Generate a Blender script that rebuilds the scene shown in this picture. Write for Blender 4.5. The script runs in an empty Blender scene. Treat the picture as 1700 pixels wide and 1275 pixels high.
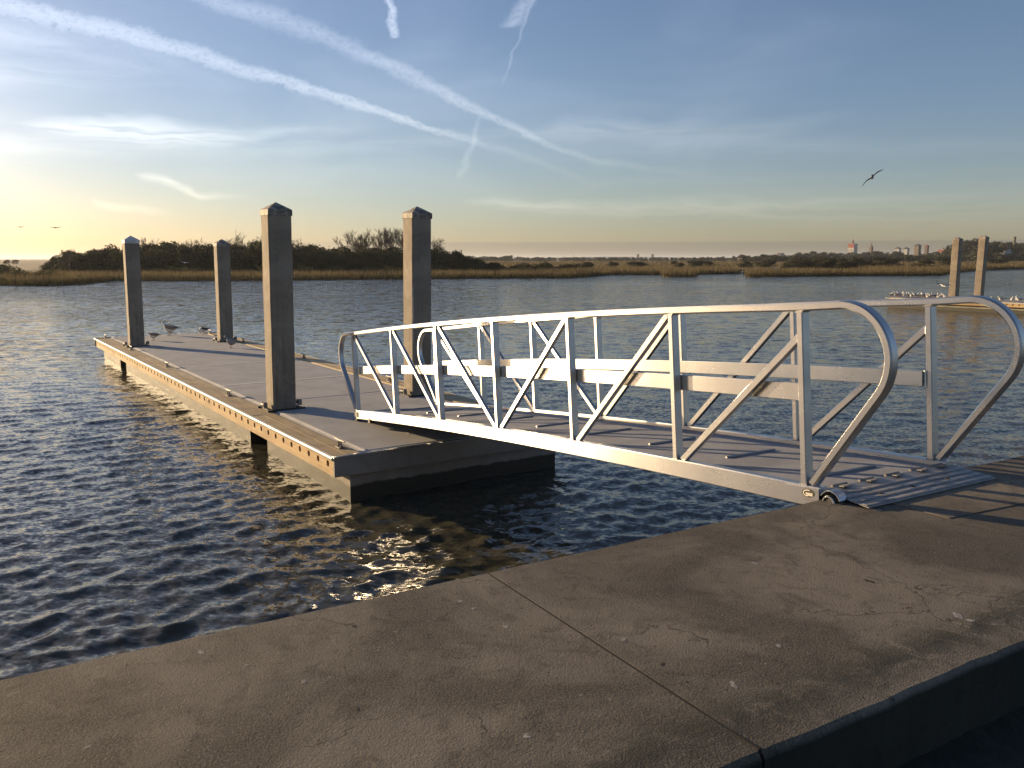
import bpy, bmesh, math, random
import numpy as np
from mathutils import Vector, Matrix
R = math.radians
random.seed(7); rng = np.random.default_rng(11)
scene = bpy.context.scene
COL = scene.collection

# ------------------------------------------------------------------ camera
CAM_Z = 1.44
F_PX, HORIZON = 1390.0, 430.0
PITCH = math.atan((637.5 - HORIZON) / F_PX)
cam_data = bpy.data.cameras.new('camera')
cam_data.sensor_width = 36.0
cam_data.lens = F_PX / 1700.0 * 36.0
cam_data.clip_start = 0.05; cam_data.clip_end = 30000
cam = bpy.data.objects.new('camera', cam_data); COL.objects.link(cam)
cam.location = (0, 0, CAM_Z); cam.rotation_euler = (math.pi / 2 - PITCH, 0, 0)
scene.camera = cam

# ------------------------------------------------------------------ light
SUN_AZ = 149.5       # degrees from +X, towards the sun
SUN_EL = 10.0
SUN_STRENGTH = 5.0
SKY_STRENGTH = 0.070
EXPOSURE = 0.82
sd = Vector((math.cos(R(SUN_AZ)) * math.cos(R(SUN_EL)), math.sin(R(SUN_AZ)) * math.cos(R(SUN_EL)), math.sin(R(SUN_EL))))
sun_l = bpy.data.lights.new('sun', 'SUN'); sun_l.energy = SUN_STRENGTH; sun_l.angle = R(0.53); sun_l.color = (1.0, 0.73, 0.42)
sun = bpy.data.objects.new('sun', sun_l); COL.objects.link(sun)
sun.location = (-30, 30, 30); sun.rotation_euler = sd.to_track_quat('Z', 'Y').to_euler()
scene.view_settings.view_transform = 'Standard'; scene.view_settings.look = 'None'
cy = scene.cycles
cy.max_bounces = 5; cy.diffuse_bounces = 2; cy.glossy_bounces = 3; cy.transmission_bounces = 2; cy.transparent_max_bounces = 4
cy.caustics_reflective = False; cy.caustics_refractive = False
cy.use_adaptive_sampling = True; cy.adaptive_threshold = 0.02
scene.view_settings.exposure = EXPOSURE; scene.view_settings.gamma = 1.0

class NT:
    """small helper for wiring shader nodes"""
    def __init__(s, tree): s.t = tree; s.n = tree.nodes; s.l = tree.links
    def node(s, typ, **kw):
        n = s.n.new(typ)
        for k, v in kw.items(): setattr(n, k, v)
        return n
    def put(s, sock, v):
        if isinstance(v, bpy.types.NodeSocket): s.l.new(v, sock)
        elif v is not None: sock.default_value = v
    def m(s, op, a, b=None, c=None, clamp=False):
        n = s.node('ShaderNodeMath', operation=op, use_clamp=clamp)
        s.put(n.inputs[0], a); s.put(n.inputs[1], b); s.put(n.inputs[2], c)
        return n.outputs[0]
    def v(s, op, a, b=None, scale=None):
        n = s.node('ShaderNodeVectorMath', operation=op)
        s.put(n.inputs[0], a)
        if b is not None: s.put(n.inputs[1], b)
        if scale is not None: s.put(n.inputs['Scale'], scale)
        return n.outputs['Value'] if op in ('DOT_PRODUCT', 'LENGTH', 'DISTANCE') else n.outputs['Vector']
    def xyz(s, x, y, z):
        n = s.node('ShaderNodeCombineXYZ'); s.put(n.inputs[0], x); s.put(n.inputs[1], y); s.put(n.inputs[2], z); return n.outputs[0]
    def sep(s, v):
        n = s.node('ShaderNodeSeparateXYZ'); s.put(n.inputs[0], v); return n.outputs
    def noise(s, vec, scale, detail=4, rough=0.55, dist=0.0, out='Fac'):
        n = s.node('ShaderNodeTexNoise'); s.put(n.inputs['Vector'], vec)
        n.inputs['Scale'].default_value = scale; n.inputs['Detail'].default_value = detail
        n.inputs['Roughness'].default_value = rough; n.inputs['Distortion'].default_value = dist
        return n.outputs[out]
    def ramp(s, fac, lo, hi, tolo=0.0, tohi=1.0, smooth=True):
        n = s.node('ShaderNodeMapRange', interpolation_type='SMOOTHSTEP' if smooth else 'LINEAR')
        s.put(n.inputs[0], fac); s.put(n.inputs[1], lo); s.put(n.inputs[2], hi); s.put(n.inputs[3], tolo); s.put(n.inputs[4], tohi)
        return n.outputs[0]
    def mix(s, fac, a, b, mode='MIX'):
        n = s.node('ShaderNodeMix', data_type='RGBA', blend_type=mode)
        s.put(n.inputs[0], fac); s.put(n.inputs[6], a if isinstance(a, bpy.types.NodeSocket) else (*a, 1)); s.put(n.inputs[7], b if isinstance(b, bpy.types.NodeSocket) else (*b, 1))
        return n.outputs[2]

# ------------------------------------------------------------------ sky (world)
def px_dir(u, v):
    x, y = (u - 850) / F_PX, -(v - 637.5) / F_PX
    c, s = math.cos(PITCH), math.sin(PITCH)
    d = Vector((x, c + y * s, -s + y * c)); d.normalize(); return d
def azel(u, v):
    d = px_dir(u, v); return math.atan2(d.x, d.y), math.asin(d.z)

world = bpy.data.worlds.new('World'); scene.world = world; world.use_nodes = True
w = NT(world.node_tree); w.n.clear()
sky = w.node('ShaderNodeTexSky', sky_type='NISHITA', sun_disc=False)
sky.sun_elevation = R(SUN_EL); sky.sun_rotation = R(90 - SUN_AZ)
sky.altitude = 0; sky.air_density = 1.0; sky.dust_density = 0.75; sky.ozone_density = 2.2
gen = w.node('ShaderNodeTexCoord').outputs['Generated']
dirn = w.v('NORMALIZE', gen)
dx, dy, dz = w.sep(dirn)[:3]
az = w.m('ARCTAN2', dx, dy); el = w.m('ARCSINE', dz)
p2 = w.xyz(az, el, 0.0)
# turbulence that frays the ice clouds
wob = w.noise(w.v('MULTIPLY', p2, (14, 34, 1)), 1.0, 2, 0.6, 0.0, 'Color')
wob = w.v('SCALE', w.v('SUBTRACT', wob, (0.5, 0.5, 0.5)), scale=0.016)
pw = w.v('ADD', p2, wob)
fine = w.noise(w.v('MULTIPLY', p2, (110, 150, 1)), 1.0, 4, 0.72, 0.5)
fib = w.noise(w.v('MULTIPLY', pw, (6, 70, 1)), 1.0, 4, 0.62, 0.8)
rag_f = w.m('MULTIPLY', w.m('SUBTRACT', fine, 0.5), 1.8)
rag_c = w.m('MULTIPLY', w.m('SUBTRACT', fib, 0.5), 2.0)
tex_f = w.ramp(fine, 0.30, 0.66, 0.42, 1.0); tex_c = w.ramp(fib, 0.3, 0.68, 0.15, 1.0)
acc = [0.0]
paz, pel = w.sep(pw)[:2]
def streak(pts, soft=1.0, cirrus=False, up=False):
    """a cloud streak through (u, v, half width, strength) points, fixed to the sky by azimuth and elevation;
    one curves node holds its centre line, width and strength; 'up' for steep streaks"""
    P = [(*azel(p[0], p[1]), p[2] / F_PX, p[3]) for p in pts]; i, j = (1, 0) if up else (0, 1)
    P.sort(key=lambda q: q[i]); t0, t1 = P[0][i], P[-1][i]; c0, c1 = min(q[j] for q in P) - 0.001, max(q[j] for q in P) + 0.001
    wm, sm = max(q[2] for q in P), max(q[3] for q in P)
    t = w.m('MULTIPLY_ADD', pel if up else paz, 1.0 / (t1 - t0), -t0 / (t1 - t0), clamp=True)
    n = w.node('ShaderNodeRGBCurve'); w.put(n.inputs['Color'], t)
    for ch, f in ((0, lambda q: (q[j] - c0) / (c1 - c0)), (1, lambda q: q[2] / wm), (2, lambda q: q[3] / sm)):
        cv = n.mapping.curves[ch]
        for k, q in enumerate(P):
            x, y = (q[i] - t0) / (t1 - t0), f(q)
            if k == 0: cv.points[0].location = (x, y)
            elif k == len(P) - 1: cv.points[-1].location = (x, y)
            else: cv.points.new(x, y)
        for pnt in cv.points: pnt.handle_type = 'AUTO_CLAMPED'
    n.mapping.update()
    sc = w.node('ShaderNodeSeparateColor'); w.l.new(n.outputs[0], sc.inputs[0])
    cen = w.m('MULTIPLY_ADD', sc.outputs[0], c1 - c0, c0)
    d = w.m('ABSOLUTE', w.m('SUBTRACT', paz if up else pel, cen))
    q = w.m('ADD', w.m('DIVIDE', d, w.m('MULTIPLY', sc.outputs[1], wm)), rag_c if cirrus else rag_f)
    k = w.m('MULTIPLY', w.ramp(q, 1.0 - soft, 1.0, sm, 0.0), sc.outputs[2])
    acc[0] = w.m('MULTIPLY_ADD', k, tex_c if cirrus else tex_f, acc[0])
# contrails
streak([(-420, -90, 19, 0.0), (-250, -50, 17, .42), (0, 10, 17, .46), (180, 48, 16, .48), (354, 99, 14, .50), (480, 139, 13, .54), (657, 195, 9, .54), (735, 218, 7, .4), (800, 240, 9, .16), (985, 302, 7, .04)], 0.75)
streak([(-300, 0, 40, 0.0), (-200, 20, 40, .12), (120, 60, 34, .16), (330, 118, 26, .10), (480, 158, 20, 0.0)], 1.0)
streak([(100, -95, 28, 0.0), (210, -55, 19, .26), (349, -4, 19, .30), (506, 46, 19, .32), (657, 116, 17, .38), (759, 166, 14, .42), (860, 214, 10, .36), (965, 258, 9, .2), (1180, 290, 10, 0.0)], 0.8)
streak([(640, -110, 9, 0.0), (641, -90, 9, .8), (643, -10, 9, .8), (652, 30, 10, .8), (653, 58, 11, .75), (653, 66, 10, 0.0)], 0.8, up=True)
streak([(930, -110, 14, 0.0), (905, -60, 16, .4), (876, 0, 19, .45), (852, 36, 24, .45), (843, 50, 22, 0.0)], 0.9, up=True)
streak([(925, -100, 4, 0.0), (910, -60, 4, .25), (862, 62, 4, .27), (838, 130, 4, .15), (834, 142, 3, 0.0)], 1.0, up=True)
streak([(800, 180, 4, 0.0), (795, 196, 5, .12), (784, 240, 9, .26), (772, 272, 11, .24), (756, 300, 9, 0.0)], 1.0, up=True)
streak([(1195, 345, 5, 0.0), (1430, 328, 6, .10), (1670, 318, 6, .06), (1760, 314, 6, 0.0)], 1.0)
# cirrus
streak([(20, 206, 6, 0.0), (110, 212, 20, .7), (240, 218, 28, 1.0), (340, 226, 20, .75), (480, 220, 12, .25), (640, 214, 10, 0.0)], 1.0, True)
streak([(-300, 40, 40, 0.0), (-120, 58, 34, .40), (40, 68, 26, .34), (170, 100, 16, .22), (300, 128, 8, 0.0)], 1.0, True)
streak([(-350, 120, 40, 0.0), (-120, 120, 40, .36), (80, 122, 30, .26), (260, 132, 20, .10), (420, 150, 14, 0.0)], 1.0, True)
streak([(-300, 236, 22, 0.0), (-60, 236, 22, .30), (300, 248, 20, .16), (700, 236, 18, .14), (900, 214, 20, .06), (980, 206, 16, 0.0)], 1.0, True)
streak([(215, 288, 5, 0.0), (262, 294, 12, .5), (310, 312, 10, .6), (345, 324, 8, .4), (420, 325, 4, 0.0)], 1.0, True)
streak([(145, 334, 5, 0.0), (180, 343, 10, .4), (230, 348, 8, .3), (300, 350, 4, 0.0)], 1.0, True)
streak([(800, 224, 12, 0.0), (840, 224, 12, .05), (1010, 216, 30, .36), (1180, 222, 28, .28), (1330, 204, 18, .16), (1450, 178, 8, 0.0)], 1.0, True)
streak([(940, 244, 20, 0.0), (1000, 244, 20, .05), (1250, 240, 28, .18), (1480, 246, 22, .12), (1900, 230, 18, .05), (2100, 230, 18, 0.0)], 1.0, True)
streak([(760, 336, 8, 0.0), (900, 342, 16, .34), (1150, 346, 26, .32), (1350, 346, 42, .28), (1750, 346, 54, .22), (2200, 350, 50, .14), (2500, 350, 50, 0.0)], 1.0, True)
streak([(-700, 150, 80, 0.0), (-400, 150, 80, .18), (-100, 200, 70, .16), (300, 280, 40, 0.0)], 1.0, True)
# thin broken cirrus over the rest of the sky
vn = w.noise(w.v('MULTIPLY', dirn, (3.0, 2.0, 9.0)), 1.0, 3, 0.6, 0.6)
acc[0] = w.m('ADD', acc[0], w.m('MULTIPLY', w.ramp(vn, 0.42, 0.78, 0.0, 0.16), w.ramp(el, 0.0, 0.15)))
# toward the sun the ice clouds scatter more light
cs = w.v('DOT_PRODUCT', dirn, tuple(sd))
glow = w.ramp(cs, 0.0, 1.0, 0.55, 1.7, False)
lum = w.m('MULTIPLY', w.m('MULTIPLY', acc[0], glow), 3.6)
ccol = w.mix(w.ramp(el, 0.02, 0.30), (1.0, 0.86, 0.66), (0.95, 0.95, 1.0))
cloud = w.v('SCALE', ccol, scale=lum)
# hazy stratus bank lying on the horizon
bank = w.m('MULTIPLY', w.ramp(el, 0.0185, 0.0205, 1.0, 0.0), w.ramp(az, -0.40, 0.0, 0.12, 1.0))
bank = w.m('MULTIPLY', bank, 0.55)
sk = w.v('MULTIPLY', sky.outputs[0], (1.02, 0.98, 1.12))
skyc = w.mix(bank, sk, w.v('MULTIPLY', sk, (0.60, 0.66, 0.86)))
tot = w.v('ADD', skyc, cloud)
bg = w.node('ShaderNodeBackground'); w.put(bg.inputs[0], tot); bg.inputs[1].default_value = SKY_STRENGTH
world.cycles.sampling_method = 'MANUAL'; world.cycles.sample_map_resolution = 512
out = w.node('ShaderNodeOutputWorld'); w.l.new(bg.outputs[0], out.inputs[0])

# ------------------------------------------------------------------ materials
def mat(name):
    m = bpy.data.materials.new(name); m.use_nodes = True
    t = NT(m.node_tree); b = t.n['Principled BSDF']
    return m, t, b
def obj_co(t): return t.node('ShaderNodeTexCoord').outputs['Object']
def pos_co(t): return t.node('ShaderNodeNewGeometry').outputs['Position']
def bump(t, b, h, dist=0.01, strength=1.0):
    n = t.node('ShaderNodeBump'); n.inputs['Distance'].default_value = dist; n.inputs['Strength'].default_value = strength
    t.put(n.inputs['Height'], h); t.l.new(n.outputs[0], b.inputs['Normal'])
M = {}
def simple(name, col, rough=0.6, metal=0.0, var=0.15, scale=8, bmp=0.0, bscale=60):
    m, t, b = mat(name); co = obj_co(t)
    f = t.noise(co, scale, 5, 0.6)
    c = t.mix(t.ramp(f, 0.3, 0.7), tuple(x * (1 - var) for x in col), tuple(min(1, x * (1 + var)) for x in col))
    t.put(b.inputs['Base Color'], c); b.inputs['Roughness'].default_value = rough; b.inputs['Metallic'].default_value = metal
    if bmp: bump(t, b, t.noise(co, bscale, 4, 0.6), bmp)
    M[name] = m; return m

def slab_mat(name, tint):
    m, t, b = mat(name); co = pos_co(t)
    big = t.noise(co, 0.9, 5, 0.62, 0.6); med = t.noise(co, 3.2, 6, 0.65, 0.4); fin = t.noise(co, 110, 3, 0.7); grit = t.noise(co, 210, 2, 0.6)
    c = t.mix(t.ramp(big, 0.38, 0.62), tuple(x * y for x, y in zip((0.082, 0.070, 0.054), tint)), tuple(x * y for x, y in zip((0.205, 0.178, 0.140), tint)))
    c = t.mix(t.ramp(med, 0.50, 0.72, 0.0, 0.75), c, (0.050, 0.043, 0.034))
    c = t.mix(t.ramp(fin, 0.42, 0.70, 0.0, 0.65), c, (0.22, 0.19, 0.15))
    c = t.mix(t.ramp(grit, 0.54, 0.68, 0.0, 0.7), c, (0.04, 0.034, 0.028))
    spl = t.noise(co, 7.5, 2, 0.4)
    c = t.mix(t.ramp(spl, 0.76, 0.80, 0.0, 0.30), c, (0.30, 0.28, 0.26))
    pit = t.node('ShaderNodeTexVoronoi', feature='F1'); t.put(pit.inputs['Vector'], co); pit.inputs['Scale'].default_value = 22
    pr_ = t.sep(pit.outputs['Color'])[0]
    c = t.mix(t.m('MULTIPLY', t.ramp(pit.outputs['Distance'], 0.06, 0.13, 1.0, 0.0), t.m('GREATER_THAN', pr_, 0.62)), c, (0.030, 0.024, 0.019))
    c = t.mix(t.m('MULTIPLY', t.ramp(pit.outputs['Distance'], 0.08, 0.2, 0.7, 0.0), t.m('LESS_THAN', pr_, 0.10)), c, (0.24, 0.215, 0.18))
    sm = t.noise(co, 9, 5, 0.7, 0.8); c = t.mix(t.ramp(sm, 0.52, 0.66, 0.0, 0.38), c, (0.040, 0.032, 0.025))
    # hairline cracks
    cr = t.node('ShaderNodeTexVoronoi', feature='DISTANCE_TO_EDGE'); t.put(cr.inputs['Vector'], t.v('ADD', co, t.v('SCALE', t.noise(co, 5, 3, 0.6, 0.0, 'Color'), scale=0.25))); cr.inputs['Scale'].default_value = 1.1
    c = t.mix(t.m('MULTIPLY', t.ramp(cr.outputs['Distance'], 0.0, 0.006, 1.0, 0.0), t.ramp(big, 0.50, 0.58, 0.0, 0.75)), c, (0.025, 0.020, 0.016))
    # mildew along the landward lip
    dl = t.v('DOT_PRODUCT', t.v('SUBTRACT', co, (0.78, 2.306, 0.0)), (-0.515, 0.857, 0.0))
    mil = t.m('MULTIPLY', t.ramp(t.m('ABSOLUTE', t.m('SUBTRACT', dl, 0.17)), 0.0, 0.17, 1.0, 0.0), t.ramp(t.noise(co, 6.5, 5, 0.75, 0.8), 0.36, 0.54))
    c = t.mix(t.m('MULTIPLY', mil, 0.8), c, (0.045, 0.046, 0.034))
    face = t.ramp(t.sep(co)[2], -0.035, -0.012, 1.0, 0.0)  # landward face below the lip: its shade painted into the colour, with algae
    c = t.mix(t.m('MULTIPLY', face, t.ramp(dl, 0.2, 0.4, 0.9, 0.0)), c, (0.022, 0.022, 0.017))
    t.put(b.inputs['Base Color'], c); b.inputs['Roughness'].default_value = 0.88; b.inputs['Specular IOR Level'].default_value = 0.25
    vo = t.node('ShaderNodeTexVoronoi', feature='F1'); t.put(vo.inputs['Vector'], co); vo.inputs['Scale'].default_value = 120
    h = t.m('ADD', t.m('MULTIPLY', t.noise(co, 190, 3, 0.75), 1.0), t.m('MULTIPLY', t.m('SUBTRACT', 1.0, vo.outputs['Distance']), 0.6))
    h = t.m('ADD', h, t.m('MULTIPLY', med, 3.0))
    bump(t, b, h, 0.0017)
    M[name] = m
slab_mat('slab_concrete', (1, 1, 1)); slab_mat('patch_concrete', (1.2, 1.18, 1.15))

def concrete(name, lo, hi, wet_z=None, streaks=False, bmp=0.003):
    m, t, b = mat(name); co = obj_co(t)
    f = t.noise(co, 1.6, 6, 0.65, 0.5); g = t.noise(co, 45, 4, 0.6)
    c = t.mix(t.ramp(f, 0.3, 0.7), lo, hi)
    c = t.mix(t.ramp(g, 0.52, 0.75, 0, 0.4), c, tuple(x * 0.6 for x in lo))
    if streaks:
        s = t.noise(t.v('MULTIPLY', co, (14, 14, 0.8)), 1.0, 4, 0.6)
        c = t.mix(t.ramp(s, 0.5, 0.75, 0, 0.6), c, tuple(x * 0.5 for x in lo))
        blo = t.noise(co, 4.5, 6, 0.75, 0.6); c = t.mix(t.ramp(blo, 0.55, 0.68, 0, 0.5), c, tuple(min(1, x * 1.35) for x in hi)); pk = t.noise(co, 70, 2, 0.6); c = t.mix(t.ramp(pk, 0.68, 0.74, 0, 0.7), c, tuple(x * 0.35 for x in lo))
    r = 0.85
    if wet_z is not None:
        z = t.sep(pos_co(t))[2]
        edge = t.m('ADD', wet_z, t.m('MULTIPLY', t.m('SUBTRACT', t.noise(co, 3.0, 5, 0.7), 0.5), 0.12))
        k = t.ramp(t.m('SUBTRACT', z, edge), -0.02, 0.02, 1.0, 0.0)
        c = t.mix(k, c, (0.035, 0.034, 0.022)); r = t.m('MULTIPLY_ADD', k, -0.25, 0.85)
    t.put(b.inputs['Base Color'], c); t.put(b.inputs['Roughness'], r)
    bump(t, b, t.m('ADD', g, t.noise(co, 6, 4, 0.6)), bmp)
    M[name] = m
WATER_Z = -1.469
DOCK_Z = -0.869
concrete('deck_concrete', (0.285, 0.280, 0.275), (0.37, 0.363, 0.356), bmp=0.002)
concrete('grout', (0.62, 0.58, 0.52), (0.78, 0.73, 0.66))
concrete('float_concrete', (0.23, 0.205, 0.17), (0.33, 0.30, 0.25), wet_z=WATER_Z + 0.2, bmp=0.004)
concrete('pile_concrete', (0.20, 0.165, 0.125), (0.31, 0.26, 0.20), wet_z=WATER_Z + 0.30, streaks=True, bmp=0.005)
concrete('wall_concrete', (0.15, 0.135, 0.11), (0.26, 0.235, 0.19), wet_z=WATER_Z + 0.5, streaks=True, bmp=0.006)

def wood(name, lo, hi, gap=0.0):
    m, t, b = mat(name); co = obj_co(t)
    g = t.noise(t.v('MULTIPLY', co, (1.6, 26, 40)), 1.0, 6, 0.62, 0.6); f = t.noise(co, 2.2, 5, 0.6)
    oi = t.node('ShaderNodeObjectInfo').outputs['Random']
    c = t.mix(t.ramp(g, 0.3, 0.72), lo, hi)
    c = t.mix(t.ramp(f, 0.45, 0.75, 0, 0.55), c, tuple(x * 0.5 for x in lo))
    c = t.mix(t.m('MULTIPLY', oi, 0.35), c, tuple(x * 0.6 for x in lo))
    t.put(b.inputs['Base Color'], c); b.inputs['Roughness'].default_value = 0.75
    bump(t, b, g, 0.003); M[name] = m
wood('wale_wood', (0.36, 0.24, 0.11), (0.56, 0.40, 0.21))
wood('top_wood', (0.40, 0.29, 0.15), (0.60, 0.46, 0.26))

def aluminium(name, col, rlo, rhi):
    m, t, b = mat(name); co = obj_co(t)
    f = t.noise(co, 5, 5, 0.65, 0.4); s = t.noise(t.v('MULTIPLY', co, (1.5, 260, 260)), 1.0, 2, 0.6)
    c = t.mix(t.ramp(f, 0.35, 0.75), col, tuple(x * 0.86 for x in col))
    c = t.mix(t.ramp(t.noise(co, 24, 4, 0.7), 0.60, 0.80, 0, 0.10), c, tuple(x * 0.70 for x in col))
    t.put(b.inputs['Base Color'], c); b.inputs['Metallic'].default_value = 1.0
    r = t.m('ADD', t.ramp(f, 0.3, 0.7, rlo, rhi), t.m('MULTIPLY', s, 0.03))
    t.put(b.inputs['Roughness'], r)
    wv = t.noise(co, 2.5, 2, 0.5, 0.0, 'Color')
    pert = t.v('SCALE', t.v('SUBTRACT', wv, (0.5, 0.5, 0.5)), scale=0.03)
    t.l.new(t.v('NORMALIZE', t.v('ADD', t.node('ShaderNodeNewGeometry').outputs['Normal'], pert)), b.inputs['Normal'])
    b.inputs['Anisotropic'].default_value = 0.9; t.put(b.inputs['Tangent'], t.xyz(0.0, 0.0, 1.0))
    M[name] = m
aluminium('aluminium', (0.57, 0.565, 0.555), 0.255, 0.29)
aluminium('aluminium_plate', (0.40, 0.40, 0.40), 0.45, 0.55)
simple('deck_grit', (0.25, 0.25, 0.26), 0.7, 0.0, 0.18, 3, 0.0015, 140)
simple('galvanised', (0.22, 0.20, 0.175), 0.6, 0.2, 0.25, 20)
simple('plate_grey', (0.30, 0.295, 0.29), 0.5, 0.4, 0.2, 12, 0.0008, 200)
simple('black_rubber', (0.018, 0.017, 0.016), 0.6, 0.0, 0.3, 10)
simple('hole_dark', (0.02, 0.016, 0.012), 0.9)
simple('spall', (0.50, 0.46, 0.40), 0.9, 0, 0.3, 20)
simple('cap_white', (0.62, 0.60, 0.56), 0.55, 0.0, 0.25, 6)
simple('cap_worn', (0.25, 0.215, 0.175), 0.7, 0.0, 0.6, 9)
simple('rub_strip', (0.60, 0.56, 0.47), 0.38, 0.0, 0.15, 6)
simple('sticker_black', (0.02, 0.015, 0.013), 0.5); simple('sticker_light', (0.62, 0.58, 0.5), 0.5)
simple('stamp_red', (0.25, 0.17, 0.12), 0.6)
simple('dropping_white', (0.27, 0.25, 0.225), 0.9, 0, 0.45, 60)
simple('dropping_pale', (0.62, 0.60, 0.56), 0.9, 0, 0.3, 40)
simple('leaf_dark', (0.035, 0.026, 0.018), 0.9)
simple('soil', (0.024, 0.023, 0.015), 0.95, 0, 0.4, 3, 0.02, 12)
simple('marsh_soil', (0.14, 0.105, 0.055), 0.95, 0, 0.3, 0.1, 0.0)
simple('gull_white', (0.72, 0.69, 0.64), 0.7, 0, 0.1, 10); simple('gull_grey', (0.24, 0.23, 0.22), 0.7, 0, 0.25, 25)
simple('gull_brown', (0.22, 0.17, 0.12), 0.8, 0, 0.4, 30); simple('gull_black', (0.02, 0.02, 0.02), 0.6)
simple('gull_leg', (0.35, 0.16, 0.08), 0.6)
simple('house_white', (0.42, 0.41, 0.39), 0.7); simple('house_cream', (0.48, 0.43, 0.34), 0.7); simple('house_tan', (0.15, 0.125, 0.10), 0.8)
simple('roof_grey', (0.10, 0.09, 0.085), 0.8); simple('roof_red', (0.26, 0.09, 0.055), 0.8); simple('sign_red', (0.30, 0.075, 0.05), 0.6)
simple('brick_tower', (0.13, 0.10, 0.085), 0.85); simple('window_dark', (0.03, 0.032, 0.035), 0.25); simple('steel_grey', (0.22, 0.23, 0.24), 0.6, 0.2)

def leafy(name, col, col2, trans=0.35, bycell=2.0):
    m, t, b = mat(name)
    oi = t.node('ShaderNodeObjectInfo').outputs['Random']; co = pos_co(t)
    f = t.noise(co, bycell, 3, 0.6)
    c = t.mix(t.ramp(f, 0.3, 0.7), col, col2)
    c = t.mix(t.m('MULTIPLY', oi, 0.45), c, tuple(x * 0.55 for x in col))
    t.put(b.inputs['Base Color'], c); b.inputs['Roughness'].default_value = 0.8; b.inputs['Specular IOR Level'].default_value = 0.2
    tr = t.node('ShaderNodeBsdfTranslucent'); t.put(tr.inputs[0], c)
    mx = t.node('ShaderNodeMixShader'); mx.inputs[0].default_value = trans
    t.l.new(b.outputs[0], mx.inputs[1]); t.l.new(tr.outputs[0], mx.inputs[2]); t.l.new(mx.outputs[0], t.n['Material Output'].inputs[0])
    M[name] = m
leafy('evergreen', (0.042, 0.046, 0.020), (0.075, 0.070, 0.030), 0.25, 0.6)
leafy('shrub', (0.075, 0.075, 0.030), (0.12, 0.105, 0.042), 0.3, 0.7)
leafy('town_leaf', (0.040, 0.045, 0.024), (0.075, 0.072, 0.036), 0.2, 0.15)
leafy('reed', (0.130, 0.104, 0.056), (0.190, 0.148, 0.080), 0.4, 0.12)
leafy('green_reed', (0.070, 0.062, 0.026), (0.13, 0.10, 0.042), 0.3, 0.2)
simple('bark', (0.12, 0.088, 0.062), 0.9, 0, 0.3, 4)

def water_mat():
    m, t, b = mat('water'); co = pos_co(t)
    r = t.v('LENGTH', t.v('MULTIPLY', co, (1, 1, 0)))
    b.inputs['Base Color'].default_value = (0.058, 0.054, 0.037, 1); b.inputs['IOR'].default_value = 1.333
    b.inputs['Roughness'].default_value = 0.08
    half = (0.5, 0.5, 0.5)
    fine = t.v('SUBTRACT', t.noise(t.v('MULTIPLY', co, (0.9, 1.2, 1)), 15, 2, 0.6, 0.2, 'Color'), half)
    mid = t.v('SUBTRACT', t.noise(t.v('MULTIPLY', co, (0.75, 1.3, 1)), 2.6, 2, 0.6, 0.2, 'Color'), half)
    big = t.v('SUBTRACT', t.noise(t.v('MULTIPLY', co, (0.4, 0.9, 1)), 0.9, 1, 0.5, 0.2, 'Color'), half)
    gust = t.ramp(t.noise(t.v('MULTIPLY', co, (0.02, 0.05, 1)), 1.0, 2, 0.6, 0.5), 0.35, 0.65, 0.6, 1.15)
    sl = t.v('SCALE', fine, scale=t.ramp(r, 5, 30, 0.50, 0.8))
    sl = t.v('ADD', sl, t.v('SCALE', mid, scale=t.ramp(r, 8, 40, 0.12, 1.15)))
    sl = t.v('ADD', sl, t.v('SCALE', big, scale=t.ramp(r, 30, 110, 0.0, 0.8)))
    sl = t.v('MULTIPLY', t.v('SCALE', sl, scale=gust), (1.0, 1.0, 0.0))
    nrm = t.v('NORMALIZE', t.v('ADD', t.node('ShaderNodeNewGeometry').outputs['Normal'], sl))
    t.l.new(nrm, b.inputs['Normal']); M['water'] = m
water_mat()

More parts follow.
